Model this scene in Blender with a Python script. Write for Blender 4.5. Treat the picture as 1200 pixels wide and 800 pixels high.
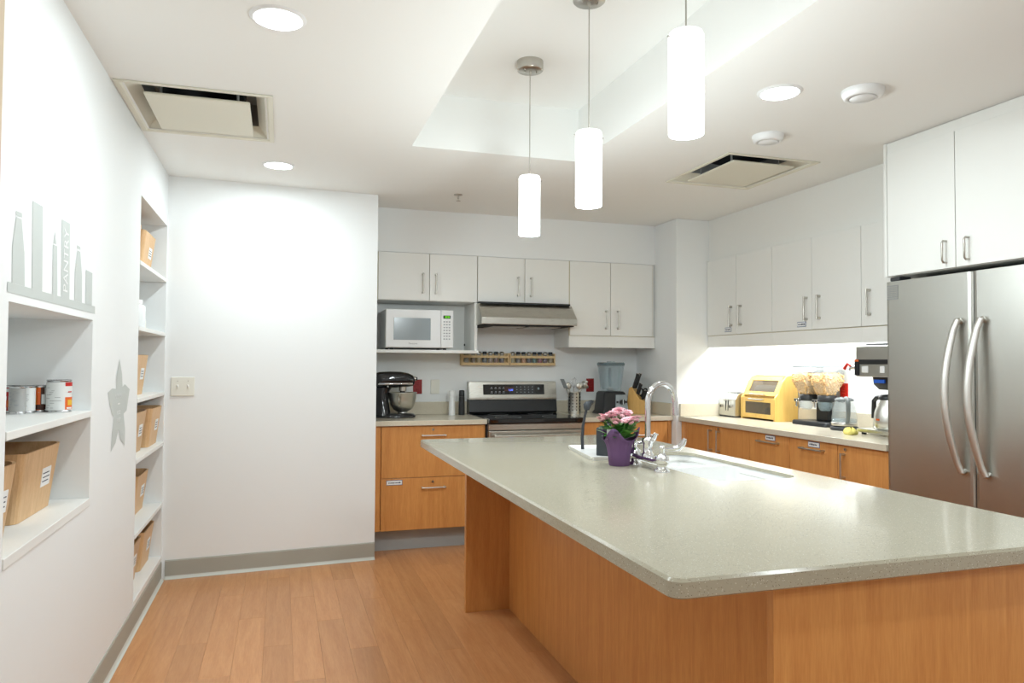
import bpy, bmesh, math, random
from mathutils import Vector, Matrix
random.seed(7)
for o in list(bpy.data.objects): bpy.data.objects.remove(o)
SC = bpy.context.scene; COL = SC.collection
PI = math.pi

# ------------------------------------------------------------------ camera
F, TILT, ROLL, YAW, CAMH = 858.116, .0298, .0055, .3056, 1.35
fw = Vector((math.sin(YAW)*math.cos(TILT), math.cos(YAW)*math.cos(TILT), math.sin(TILT)))
r0 = Vector((math.cos(YAW), -math.sin(YAW), 0)); u0 = r0.cross(fw)
RT = r0*math.cos(ROLL)+u0*math.sin(ROLL); UP = u0*math.cos(ROLL)-r0*math.sin(ROLL)
cd = bpy.data.cameras.new('camera'); cam = bpy.data.objects.new('camera', cd); COL.objects.link(cam)
cd.sensor_width = 36; cd.lens = F/1200*36; cd.clip_start = .02
M = Matrix.Identity(4)
for i in range(3): M[i][0], M[i][1], M[i][2] = RT[i], UP[i], -fw[i]
M[2][3] = CAMH
cam.matrix_world = M; SC.camera = cam
def on_x(X, u, v):                       # photo pixel -> point on the plane x = X
    d = fw+RT*((u-600)/F)-UP*((v-400)/F); t = X/d.x
    return Vector((0, 0, CAMH))+d*t

# ------------------------------------------------------------------ world, exposure
w = bpy.data.worlds.new('world'); SC.world = w; w.use_nodes = True
w.node_tree.nodes['Background'].inputs[0].default_value = (.9, .95, 1, 1)
w.node_tree.nodes['Background'].inputs[1].default_value = .3
vs = SC.view_settings; vs.view_transform = 'Standard'; vs.look = 'None'; vs.gamma = 1; vs.use_curve_mapping = False
vs.exposure = 0.58
W_DOWN, W_PEND, W_UNDER = 7.0, 9.8, 9.5      # lamp powers

# ------------------------------------------------------------------ room measures
XL, YB, C, HC = -.688, 5.862, 2.517, .936
YS = 5.522                # face of the soffit and upper cabinets on the back wall
XCOL, YCOL = 3.007, 5.172 # column in the back right corner
XS, XR = 3.305, 3.645     # face of the right upper cabinets, right wall
YREAR = -2.4

# ------------------------------------------------------------------ materials
MATS = {}
def lin(c):
    return tuple(((x/255)/12.92 if x/255 <= .04045 else ((x/255+.055)/1.055)**2.4) for x in c)
def mat(name, rgb, rough=.5, metal=0., emit=0., trans=0., ior=1.45, alpha=1., coat=0.):
    m = bpy.data.materials.new(name); m.use_nodes = True
    b = m.node_tree.nodes['Principled BSDF']; c = (*lin(rgb), 1)
    b.inputs['Base Color'].default_value = c; b.inputs['Roughness'].default_value = rough
    b.inputs['Metallic'].default_value = metal; b.inputs['Transmission Weight'].default_value = trans
    b.inputs['IOR'].default_value = ior; b.inputs['Alpha'].default_value = alpha
    b.inputs['Coat Weight'].default_value = coat
    if emit: b.inputs['Emission Color'].default_value = c; b.inputs['Emission Strength'].default_value = emit
    MATS[name] = m; return m
def nodes(m): return m.node_tree.nodes, m.node_tree.links, m.node_tree.nodes['Principled BSDF']
def bump(m, scale=200, strength=.05, stretch=(1, 1, 1)):
    n, l, b = nodes(m); tc = n.new('ShaderNodeTexCoord'); mp = n.new('ShaderNodeMapping')
    mp.inputs['Scale'].default_value = stretch
    t = n.new('ShaderNodeTexNoise'); t.inputs['Scale'].default_value = scale
    bp = n.new('ShaderNodeBump'); bp.inputs['Strength'].default_value = strength; bp.inputs['Distance'].default_value = .002
    l.new(tc.outputs['Object'], mp.inputs['Vector']); l.new(mp.outputs[0], t.inputs['Vector'])
    l.new(t.outputs['Fac'], bp.inputs['Height']); l.new(bp.outputs[0], b.inputs['Normal']); return m
def wood(name, c1, c2, rough, stretch, scale=6, rand=.12, coat=.0):
    m = mat(name, c1, rough, coat=coat); n, l, b = nodes(m)
    tc = n.new('ShaderNodeTexCoord'); oi = n.new('ShaderNodeObjectInfo'); ad = n.new('ShaderNodeVectorMath'); ad.operation = 'ADD'
    sc = n.new('ShaderNodeVectorMath'); sc.operation = 'SCALE'; sc.inputs['Scale'].default_value = 37.0
    cx = n.new('ShaderNodeCombineXYZ')
    for i in range(3): l.new(oi.outputs['Random'], cx.inputs[i])
    l.new(cx.outputs[0], sc.inputs[0]); l.new(tc.outputs['Object'], ad.inputs[0]); l.new(sc.outputs[0], ad.inputs[1])
    mp = n.new('ShaderNodeMapping'); mp.inputs['Scale'].default_value = stretch; l.new(ad.outputs[0], mp.inputs['Vector'])
    t = n.new('ShaderNodeTexNoise'); t.inputs['Scale'].default_value = scale; t.inputs['Detail'].default_value = 6
    t.inputs['Distortion'].default_value = .6; l.new(mp.outputs[0], t.inputs['Vector'])
    t2 = n.new('ShaderNodeTexNoise'); t2.inputs['Scale'].default_value = scale*7; t2.inputs['Detail'].default_value = 3; l.new(mp.outputs[0], t2.inputs['Vector'])
    mx = n.new('ShaderNodeMix'); mx.data_type = 'FLOAT'; mx.inputs[0].default_value = .4
    l.new(t.outputs['Fac'], mx.inputs[2]); l.new(t2.outputs['Fac'], mx.inputs[3])
    cr = n.new('ShaderNodeValToRGB'); cr.color_ramp.elements[0].position = .3; cr.color_ramp.elements[1].position = .72
    cr.color_ramp.elements[0].color = (*lin(c2), 1); cr.color_ramp.elements[1].color = (*lin(c1), 1)
    l.new(mx.outputs[0], cr.inputs[0])
    hs = n.new('ShaderNodeHueSaturation'); mr = n.new('ShaderNodeMapRange')
    mr.inputs[3].default_value = 1-rand; mr.inputs[4].default_value = 1+rand
    l.new(oi.outputs['Random'], mr.inputs[0]); l.new(mr.outputs[0], hs.inputs['Value']); l.new(cr.outputs[0], hs.inputs['Color'])
    l.new(hs.outputs[0], b.inputs['Base Color'])
    bp = n.new('ShaderNodeBump'); bp.inputs['Strength'].default_value = .04; bp.inputs['Distance'].default_value = .001
    l.new(t2.outputs['Fac'], bp.inputs['Height']); l.new(bp.outputs[0], b.inputs['Normal'])
    return m
def speckle(name, base, dark, light, rough):
    m = mat(name, base, rough, coat=.15); n, l, b = nodes(m); tc = n.new('ShaderNodeTexCoord')
    last = None
    for (sc, lo, hi, colr, src) in ((330, .10, .16, dark, 0), (230, .13, .2, light, 1)):
        v = n.new('ShaderNodeTexVoronoi'); v.inputs['Scale'].default_value = sc
        mp = n.new('ShaderNodeMapping'); mp.inputs['Location'].default_value = (src*3.1, src*1.7, 0)
        l.new(tc.outputs['Object'], mp.inputs['Vector']); l.new(mp.outputs[0], v.inputs['Vector'])
        nz = n.new('ShaderNodeTexWhiteNoise'); l.new(v.outputs['Color'], nz.inputs['Vector'])
        cr = n.new('ShaderNodeMapRange'); cr.inputs[1].default_value = .32; cr.inputs[2].default_value = .22; l.new(v.outputs['Distance'], cr.inputs[0])
        gt = n.new('ShaderNodeMath'); gt.operation = 'LESS_THAN'; gt.inputs[1].default_value = .22; l.new(nz.outputs['Value'], gt.inputs[0])
        ml = n.new('ShaderNodeMath'); ml.operation = 'MULTIPLY'; l.new(cr.outputs[0], ml.inputs[0]); l.new(gt.outputs[0], ml.inputs[1])
        mx = n.new('ShaderNodeMix'); mx.data_type = 'RGBA'
        if last is None: mx.inputs[6].default_value = (*lin(base), 1)
        else: l.new(last, mx.inputs[6])
        mx.inputs[7].default_value = (*lin(colr), 1); l.new(ml.outputs[0], mx.inputs[0]); last = mx.outputs[2]
    l.new(last, b.inputs['Base Color']); return m
def steel(name, rgb, rough, stretch):
    m = mat(name, rgb, rough, 1.0); n, l, b = nodes(m); tc = n.new('ShaderNodeTexCoord'); mp = n.new('ShaderNodeMapping')
    mp.inputs['Scale'].default_value = stretch; t = n.new('ShaderNodeTexNoise'); t.inputs['Scale'].default_value = 30; t.inputs['Detail'].default_value = 4
    l.new(tc.outputs['Object'], mp.inputs['Vector']); l.new(mp.outputs[0], t.inputs['Vector'])
    mr = n.new('ShaderNodeMapRange'); mr.inputs[3].default_value = rough-.06; mr.inputs[4].default_value = rough+.08
    l.new(t.outputs['Fac'], mr.inputs[0]); l.new(mr.outputs[0], b.inputs['Roughness'])
    bp = n.new('ShaderNodeBump'); bp.inputs['Strength'].default_value = .015; bp.inputs['Distance'].default_value = .0003
    l.new(t.outputs['Fac'], bp.inputs['Height']); l.new(bp.outputs[0], b.inputs['Normal']); return m
bump(mat('wall', (240, 243, 243), .7), 260, .06)
bump(mat('ceiling', (242, 243, 240), .85), 200, .08)
mat('niche', (238, 239, 236), .45)
mat('melamine', (238, 239, 235), .38)
mat('edge_band', (205, 198, 170), .5)
bump(mat('vinyl_base', (170, 170, 160), .5), 90, .05); mat('vinyl_cove', (205, 208, 200), .4)
bump(mat('toe', (168, 173, 173), .5), 90, .05)
wood('maple', (222, 160, 92), (198, 131, 70), .38, (7, 7, .55), 5, .05, .1)
wood('maple_h', (206, 138, 74), (176, 104, 48), .38, (.55, 7, 7), 5, .05, .1)
wood('plank', (208, 152, 102), (186, 126, 78), .36, (9, .6, 9), 4, .09, .1)
wood('slab', (190, 132, 86), (164, 106, 64), .38, (9, .6, 9), 4, .0)
wood('bin_wood', (226, 190, 146), (202, 162, 116), .5, (14, 14, .8), 5, .08)
wood('bamboo', (236, 200, 118), (220, 176, 92), .4, (12, 12, .6), 5, .02)
wood('pine', (230, 204, 158), (214, 182, 130), .5, (1, 12, 12), 5, .02)
wood('block', (222, 180, 108), (200, 152, 82), .45, (12, 12, .8), 5, .02)
speckle('island_stone', (172, 166, 146), (92, 80, 66), (206, 202, 184), .17)
speckle('back_stone', (214, 206, 186), (170, 154, 130), (234, 230, 216), .22)
steel('steel', (208, 208, 202), .3, (1, 1, 26)); steel('steel_h', (200, 198, 190), .28, (.5, 20, 20)); steel('fridge_steel', (196, 196, 190), .34, (.6, .6, 12))
mat('nickel', (188, 184, 176), .3, 1.); mat('chrome', (225, 226, 228), .06, 1.); mat('alu', (205, 204, 200), .32, 1.); mat('handle_alu', (222, 221, 216), .42, 1.)
mat('black', (38, 40, 42), .35); mat('black_gloss', (26, 28, 32), .08, coat=.4); mat('black_glass', (18, 18, 20), .05, coat=.5)
mat('dark_rubber', (46, 48, 52), .7); mat('charcoal', (50, 54, 58), .55)
mat('white_plastic', (236, 238, 238), .35); mat('white_gloss', (244, 244, 242), .12); mat('ivory', (236, 236, 226), .4)
mat('red', (150, 34, 34), .4); mat('red_dark', (92, 22, 24), .5); mat('red_bright', (206, 48, 36), .4)
mat('decal', (198, 204, 201), .6); mat('decal_text', (240, 242, 241), .6); mat('card', (240, 242, 242), .6); mat('ink', (70, 74, 92), .7); mat('label_blue', (96, 116, 150), .5)
mat('jamb', (196, 176, 148), .5)
mat('glass', (214, 226, 228), .05, alpha=.13); mat('grey_plastic', (112, 118, 118), .4); mat('jar_glass', (180, 204, 214), .08, alpha=.27); mat('smoke_glass', (110, 104, 92), .08, alpha=.55); mat('lid_smoke', (96, 116, 122), .2, alpha=.75)
mat('lens', (246, 251, 255), .4, emit=9.0); mat('shade', (248, 252, 255), .4, emit=1.6); mat('strip_lens', (255, 254, 250), .4, emit=4.0)
mat('oven_glass', (150, 160, 164), .18); mat('display', (10, 14, 12), .2); mat('green_led', (120, 235, 30), .5, emit=1.4); mat('blue_led', (90, 120, 255), .5, emit=1.8); mat('grey_print', (150, 154, 158), .6)
mat('vent_dark', (34, 36, 38), .7); mat('vent_grey', (150, 152, 150), .5); mat('vent_cream', (226, 224, 208), .5)
mat('purple', (104, 74, 114), .8); mat('purple2', (92, 58, 108), .8); mat('soil', (60, 44, 34), .9)
mat('leaf', (62, 122, 50), .4); mat('leaf2', (92, 150, 66), .4); mat('pink', (248, 206, 212), .6); mat('pink2', (240, 174, 188), .6); mat('stem', (98, 140, 70), .5)
mat('cereal', (226, 190, 136), .8); mat('cereal2', (214, 172, 116), .8)
mat('yellow', (240, 228, 130), .85); mat('blue_plastic', (40, 96, 200), .5); mat('bread', (96, 62, 44), .8)
mat('tin', (196, 198, 200), .25, 1.); mat('can_white', (228, 230, 228), .45); mat('can_red', (196, 40, 36), .45); mat('can_grey', (168, 168, 166), .45); mat('can_yellow', (232, 180, 60), .45); mat('can_orange', (226, 104, 40), .45); mat('can_dark', (72, 44, 34), .45)
for i, c in enumerate([(150, 110, 60), (196, 160, 96), (90, 70, 60), (170, 130, 96), (150, 92, 50), (110, 70, 60), (196, 172, 116), (120, 92, 60), (206, 130, 40), (96, 54, 40), (52, 92, 70), (160, 40, 34), (110, 34, 40), (170, 140, 80)]): mat('spice%d' % i, c, .6)

# ------------------------------------------------------------------ mesh helpers
class MB:
    def __init__(s): s.v = []; s.f = []; s.mi = []; s.sm = []; s.mats = []
    def _m(s, m):
        if m not in s.mats: s.mats.append(m)
        return s.mats.index(m)
    def add(s, vs, fs, m=None, smooth=False, T=None):
        b = len(s.v); k = s._m(m)
        s.v += [tuple(T @ Vector(p)) if T else tuple(p) for p in vs]
        for f in fs: s.f.append([b+i for i in f]); s.mi.append(k); s.sm.append(smooth)
        return s
    def bm(s, bm, m=None, smooth=False, T=None):
        bm.verts.ensure_lookup_table(); bm.verts.index_update()
        s.add([v.co.copy() for v in bm.verts], [[v.index for v in f.verts] for f in bm.faces], m, smooth, T); bm.free(); return s
    def box(s, x0, x1, y0, y1, z0, z1, m=None, bev=0., T=None, seg=2):
        b = bmesh.new(); bmesh.ops.create_cube(b, size=1)
        for v in b.verts: v.co = Vector(((x0+x1)/2+v.co.x*(x1-x0), (y0+y1)/2+v.co.y*(y1-y0), (z0+z1)/2+v.co.z*(z1-z0)))
        if bev: bmesh.ops.bevel(b, geom=b.edges[:], offset=bev, segments=seg, profile=.5, affect='EDGES')
        return s.bm(b, m, False, T)
    def lathe(s, prof, m=None, seg=24, cx=0, cy=0, smooth=True, T=None, cap=True):
        vs, fs = [], []; n = len(prof)
        for r, z in prof:
            for k in range(seg): a = 2*PI*k/seg; vs.append((cx+r*math.cos(a), cy+r*math.sin(a), z))
        for i in range(n-1):
            for k in range(seg): k2 = (k+1) % seg; fs.append([i*seg+k, i*seg+k2, (i+1)*seg+k2, (i+1)*seg+k])
        s.add(vs, fs, m, smooth, T)
        if cap:
            if prof[0][0] > 1e-5: s.add(vs[:seg], [list(range(seg))[::-1]], m, False, T)
            if prof[-1][0] > 1e-5: s.add(vs[-seg:], [list(range(seg))], m, False, T)
        return s
    def cyl(s, p0, p1, r, m=None, seg=16, r1=None, smooth=True):
        return s.tube([p0, p1], [r, r if r1 is None else r1], m, seg, smooth)
    def tube(s, pts, r, m=None, seg=12, smooth=True, cap=True, flat=1.):
        pts = [Vector(p) for p in pts]; n = len(pts); rs = r if isinstance(r, (list, tuple)) else [r]*n
        vs, fs = [], []; ref = None
        for i in range(n):
            t = (pts[min(i+1, n-1)]-pts[max(i-1, 0)]).normalized()
            if ref is None:
                ref = Vector((0, 0, 1)) if abs(t.z) < .9 else Vector((1, 0, 0))
            a = (ref-t*ref.dot(t)).normalized(); b = t.cross(a); ref = a
            for k in range(seg):
                q = 2*PI*k/seg; vs.append(pts[i]+(a*math.cos(q)+b*math.sin(q)*flat)*rs[i])
        for i in range(n-1):
            for k in range(seg): k2 = (k+1) % seg; fs.append([i*seg+k, i*seg+k2, (i+1)*seg+k2, (i+1)*seg+k])
        s.add(vs, fs, m, smooth)
        if cap: s.add(vs[:seg], [list(range(seg))[::-1]], m); s.add(vs[-seg:], [list(range(seg))], m)
        return s
    def prism(s, poly, axis, a, b, m=None, bev=0., T=None):   # poly in the two other axes (cyclic order), extruded along axis
        ix = {'x': (1, 2, 0), 'y': (0, 2, 1), 'z': (0, 1, 2)}[axis]; n = len(poly); vs = []
        for t in (a, b):
            for p in poly: q = [0, 0, 0]; q[ix[0]], q[ix[1]], q[ix[2]] = p[0], p[1], t; vs.append(Vector(q))
        bm = bmesh.new(); V = [bm.verts.new(v) for v in vs]
        bm.faces.new(V[:n]); bm.faces.new(V[n:][::-1])
        for i in range(n): j = (i+1) % n; bm.faces.new([V[i], V[n+i], V[n+j], V[j]])
        bmesh.ops.recalc_face_normals(bm, faces=bm.faces[:])
        if bev: bmesh.ops.bevel(bm, geom=bm.edges[:], offset=bev, segments=2, profile=.5, affect='EDGES')
        return s.bm(bm, m, False, T)
    def loft(s, rings, m=None, smooth=True, cap=True, T=None):
        n = len(rings[0]); vs = [p for r in rings for p in r]; fs = []
        for i in range(len(rings)-1):
            for k in range(n): k2 = (k+1) % n; fs.append([i*n+k, i*n+k2, (i+1)*n+k2, (i+1)*n+k])
        s.add(vs, fs, m, smooth, T)
        if cap: s.add(rings[0], [list(range(n))[::-1]], m, False, T); s.add(rings[-1], [list(range(n))], m, False, T)
        return s
    def ball(s, c, r, m=None, seg=10, sc=(1, 1, 1)):
        b = bmesh.new(); bmesh.ops.create_uvsphere(b, u_segments=seg, v_segments=max(4, seg//2+1), radius=r)
        for v in b.verts: v.co = Vector((v.co.x*sc[0], v.co.y*sc[1], v.co.z*sc[2]))+Vector(c)
        return s.bm(b, m, True)
    def text(s, st, m, T, size=1.):
        cu = bpy.data.curves.new('t', 'FONT'); cu.body = st; cu.size = size; cu.align_x = 'CENTER'; cu.align_y = 'CENTER'; cu.resolution_u = 3
        o = bpy.data.objects.new('t', cu); COL.objects.link(o); dg = bpy.context.evaluated_depsgraph_get()
        me = o.evaluated_get(dg).to_mesh(); s.add([v.co.copy() for v in me.vertices], [list(p.vertices) for p in me.polygons], m, False, T)
        bpy.data.objects.remove(o); bpy.data.curves.remove(cu); return s
    def mesh(s, name, m=None):
        me = bpy.data.meshes.new(name); me.from_pydata(s.v, [], s.f)
        for k in s.mats: me.materials.append(MATS[k or m])
        me.polygons.foreach_set('material_index', s.mi); me.polygons.foreach_set('use_smooth', s.sm); me.update(); return me
    def build(s, name, m=None, parent=None, loc=None, rz=0, flip=True):
        me = s.mesh(name, m); bm = bmesh.new(); bm.from_mesh(me); bmesh.ops.recalc_face_normals(bm, faces=bm.faces[:]) if flip else None; bm.to_mesh(me); bm.free()
        return link(name, me, parent, loc, rz)
def link(name, data, parent=None, loc=None, rz=0):
    o = bpy.data.objects.new(name, data); COL.objects.link(o)
    if parent is not None: o.parent = parent
    if loc is not None: o.location = loc
    o.rotation_euler.z = rz; return o
def tag(o, label, cat, group=None, kind=None):
    o['label'] = label; o['category'] = cat
    if group: o['group'] = group
    if kind: o['kind'] = kind
    return o
def thing(name, label, cat, loc=(0, 0, 0), rz=0, group=None): return tag(link(name, None, None, loc, rz), label, cat, group)
def struct(o, label, cat): return tag(o, label, cat, kind='structure')
def rrect(x0, x1, y0, y1, r, n=5):
    out = []
    for cx, cy, a0 in ((x1-r, y1-r, 0), (x0+r, y1-r, 90), (x0+r, y0+r, 180), (x1-r, y0+r, 270)):
        for k in range(n+1): a = math.radians(a0+90*k/n); out.append((cx+r*math.cos(a), cy+r*math.sin(a)))
    return out
def holed(mb, outer, holes, z, m):       # flat polygon with holes at height z
    bm = bmesh.new(); es = []
    for lp in [outer]+holes:
        V = [bm.verts.new((p[0], p[1], z)) for p in lp]
        for i in range(len(V)): es.append(bm.edges.new((V[i], V[(i+1) % len(V)])))
    bmesh.ops.triangle_fill(bm, use_beauty=True, edges=es); return mb.bm(bm, m)
def wall_band(mb, lp, z0, lp2, z1, m, smooth=False):
    n = len(lp); vs = [(p[0], p[1], z0) for p in lp]+[(p[0], p[1], z1) for p in lp2]
    mb.add(vs, [[i, (i+1) % n, n+(i+1) % n, n+i] for i in range(n)], m, smooth)
def rectl(x0, x1, y0, y1): return [(x0, y0), (x1, y0), (x1, y1), (x0, y1)]

# ------------------------------------------------------------------ structure: floor with planks
fl = struct(MB().box(XL-.4, XR, YREAR, YB, -.1, -.004, 'slab').build('floor'), 'orange-brown wood plank floor of the kitchen', 'floor')
PW, PL = .13, 1.15
pm = MB().box(0, PW-.0006, 0, PL-.0006, -.004, 0, 'plank', .0004, seg=1).mesh('plank')
for i in range(16):
    off = (i*.43) % PL
    for k in range(6):
        y0 = 1.25-off+k*PL; x0 = XL-.02+i*PW
        ya, yb_ = max(y0, .6), min(y0+PL, 5.9)
        if yb_-ya < .05: continue
        if ya == y0 and yb_ == y0+PL: link('plank', pm, fl, (x0, y0, 0))
        else: MB().box(0, PW-.0006, 0, yb_-ya-.0006, -.004, 0, 'plank', .0004, seg=1).build('plank', None, fl, (x0, ya, 0))

# ceiling with tray recess and two openings for the air vents
RX0, RX1, RY0, RY1, RZ = .657, 1.625, .55, 3.895, 2.815
V1 = (-.678, -.05, 3.345, 4.05); V2 = (2.33, 2.94, 3.45, 4.14)
def vent_hole(v): return rectl(v[0]+.035, v[1]-.035, v[2]+.035, v[3]-.035)
mb = MB(); holes = [rectl(RX0, RX1, RY0, RY1), vent_hole(V1), vent_hole(V2)]
holed(mb, rectl(XL-.4, XR+.1, YREAR-.1, YB+.1), holes, C, 'ceiling')
wall_band(mb, holes[0], C, holes[0], RZ, 'ceiling'); mb.add([(*p, RZ) for p in holes[0]], [[0, 1, 2, 3]], 'ceiling')
mb.add([(*p, C+.5) for p in rectl(XL-.4, XR+.1, YREAR-.1, YB+.1)], [[0, 1, 2, 3]], 'ceiling')
struct(mb.build('ceiling', flip=False), 'white ceiling with a rectangular raised recess over the island', 'ceiling')

# left wall with two shelf niches
ND = .33; N1 = (2.242, 3.152, .83, 1.507); N2 = (4.095, 4.992, .15, 2.195); XB = XL-ND
mb = MB()
def slabwall(y0, y1, z0, z1): mb.box(XB-.02, XL, y0, y1, z0, z1, 'wall')
slabwall(YREAR, N1[0], 0, C); slabwall(N1[0], N1[1], 0, N1[2]-.03); slabwall(N1[0], N1[1], N1[3], C)
slabwall(N1[1], N2[0], 0, C); slabwall(N2[0], N2[1], 0, N2[2]-.03); slabwall(N2[0], N2[1], N2[3], C); slabwall(N2[1], YB, 0, C)
wl = struct(mb.build('wall_left'), 'white left wall with two recessed pantry shelf niches', 'wall')
for n in (N1, N2): MB().box(XB-.015, XB, n[0], n[1], n[2]-.03, n[3], 'niche').build('niche_back', None, wl)
def shelf(n, z, t): MB().box(XB, XL+.004, n[0]+.001, n[1]-.001, z-t, z, 'niche', .002).build('niche_shelf', None, wl)
shelf(N1, N1[2], .03); shelf(N1, 1.162, .024); shelf(N2, .15, .03)
SH = [1.863, 1.528, 1.162, .855, .48]
for z in SH: shelf(N2, z, .022)
# other walls
WW = [(XL, 5.012), (.632, 5.12), (.632, YB), (XL, YB)]
ww = struct(MB().prism(WW, 'z', 0, C, 'wall').build('wall_partition'), 'plain white wall panel between the shelf niche and the kitchen alcove', 'wall')
struct(MB().box(.3, XR+.1, YB, YB+.1, 0, C, 'wall').build('wall_back'), 'white back wall behind the range and counters', 'wall')
struct(MB().box(XR, XR+.1, YREAR, YB+.1, 0, C, 'wall').build('wall_right'), 'white right wall behind the long counter', 'wall')
struct(MB().box(XL-.4, XR+.1, YREAR-.1, YREAR, 0, C, 'wall').build('wall_rear'), 'white wall behind the camera', 'wall')
struct(MB().box(XCOL, XR, YCOL, YB, 0, C, 'wall', .004).build('wall_column'), 'white square column in the back right corner', 'wall')
struct(MB().box(.632, XCOL, YS, YB, 2.187, C, 'wall').build('wall_soffit_back'), 'white soffit above the back upper cabinets', 'soffit')
struct(MB().box(XS+.004, XR, 3.07, YCOL, 2.184, C, 'melamine').build('wall_soffit_right'), 'white soffit above the right upper cabinets', 'soffit')
struct(MB().box(XL, XL+.025, 1.95, on_x(XL+.025, 4, 90).y, 0, C, 'jamb', .003).build('trim_1'), 'tan door jamb at the near end of the left wall', 'trim')
# grey vinyl base with pale cove
def base_run(name, p, q, label):
    p, q = Vector((*p, 0)), Vector((*q, 0)); d = (q-p).normalized(); n = Vector((-d.y, d.x, 0))*-1; L = (q-p).length
    T = Matrix(((d.x, n.x, 0, p.x), (d.y, n.y, 0, p.y), (0, 0, 1, 0), (0, 0, 0, 1)))
    o = struct(MB().prism([(0, 0), (.006, .003), (.006, .11), (.003, .118), (0, .118)], 'x', 0, L, 'vinyl_base', T=T).build(name), label, 'baseboard')
    MB().prism([(.006, .001), (.02, .001), (.012, .006), (.008, .013), (.006, .02)], 'x', 0, L, 'vinyl_cove', T=T).build('cove_strip', None, o)
base_run('baseboard_left', (XL, YREAR), (XL, 4.99), 'grey vinyl baseboard along the left wall under the niches')
base_run('baseboard_partition', (XL+.02, 5.0135), (.632, 5.12), 'grey vinyl baseboard along the white partition wall')

# ------------------------------------------------------------------ cabinets
def pull(parent, p0, p1, out, m='nickel', r=.0055, flat=False):
    p0, p1, out = Vector(p0), Vector(p1), Vector(out); d = (p1-p0).normalized(); mb = MB()
    a, b = p0+out, p1+out
    mb.cyl(a-d*.008, b+d*.008, r, m, 10)
    for q in (p0, p1): mb.cyl(q, q+out, r*1.35, m, 10)
    return mb.build('handle', None, parent)
def uarc(parent, p0, p1, out, m='nickel', r=.005):
    p0, p1, out = Vector(p0), Vector(p1), Vector(out); d = p1-p0
    pts = [p0, p0+out*.75, p0+out+d*.08, p1+out-d*.08, p1+out*.75, p1]
    return MB().tube(pts, r, m, 10).build('handle', None, parent)
def tagplate(parent, cx, cz, y, w=.1, h=.034, m='label_blue'):   # framed paper label on a front at y (facing -y)
    mb = MB().box(cx-w/2, cx+w/2, y-.0025, y, cz-h/2, cz+h/2, m, .0008, seg=1).box(cx-w/2+.004, cx+w/2-.004, y-.0035, y-.002, cz-h/2+.004, cz+h/2-.004, 'card')
    x = cx-w*.36
    while x < cx+w*.3:
        ww_ = random.uniform(.004, .012); mb.box(x, x+ww_, y-.004, y-.003, cz-.005, cz+random.choice((.003, .005)), 'ink'); x += ww_+random.uniform(.002, .004)
    return mb.build('label', None, parent)
def lock(parent, cx, cz, y): return MB().tube([(cx, y, cz), (cx, y-.006, cz)], .009, 'nickel', 14).box(cx-.0012, cx+.0012, y-.0068, y-.0058, cz-.005, cz+.005, 'black').build('lock', None, parent)
def front(parent, name, x0, x1, z0, z1, m, th=.02, gap=.0018, band=None):
    mb = MB().box(x0+gap, x1-gap, -th, 0, z0+gap, z1-gap, m, .0015)
    return mb.build(name, None, parent)
TOE, BH = .155, HC-.036
def base_unit(name, label, loc, rz, w, d, toe=True):
    t = thing(name, label, 'cabinet', loc, rz, None)
    MB().box(0, w, .002, d, TOE, BH, 'maple').build('body', None, t)
    if toe: MB().box(0, w, .075, d, 0, TOE, 'toe').build('toe_kick', None, t)
    return t
FY = 5.263   # body plane of the back base cabinets, fronts stand 2 cm proud
# left of the range: filler and two deep drawers
t = base_unit('drawer_cabinet', 'maple two-drawer base cabinet under the stand mixer, left of the range', (.634, FY, 0), 0, .822, YB-FY-.003)
front(t, 'filler', 0, .05, TOE, BH, 'maple')
d1 = front(t, 'drawer', .052, .812, .527, BH-.004, 'maple'); d2 = front(t, 'drawer', .052, .812, TOE, .527, 'maple')
lock(d1, .425, .868, -.02); lock(d2, .425, .494, -.02)
pull(d2, (.348, -.02, .455), (.510, -.02, .455), (0, -.03, 0), 'alu'); tagplate(d2, .148, .497, -.02, .115, .036)
pull(d1, (.348, -.02, .828), (.510, -.02, .828), (0, -.03, 0), 'alu')
# right of the range
t = base_unit('base_cabinet', 'maple base cabinet between the range and the white column', (2.226, FY, 0), 0, XCOL-2.229, YB-FY-.003)
w_ = XCOL-2.229
a = front(t, 'drawer', .004, w_/2-.02, .66, BH-.004, 'maple'); b = front(t, 'drawer', w_/2-.02, w_-.036, .66, BH-.004, 'maple')
for q, x in ((a, w_/4-.01), (b, w_*.75-.03)): pull(q, (x-.08, -.02, .79), (x+.08, -.02, .79), (0, -.03, 0), 'alu')
for x0, x1, hx in ((.004, w_/2-.02, w_/2-.06), (w_/2-.02, w_-.036, w_/2+.02)):
    q = front(t, 'door', x0, x1, TOE, .66, 'maple'); pull(q, (hx, -.02, .5), (hx, -.02, .64), (0, -.03, 0), 'alu')
front(t, 'filler', w_-.036, w_, TOE, BH, 'maple')
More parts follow.
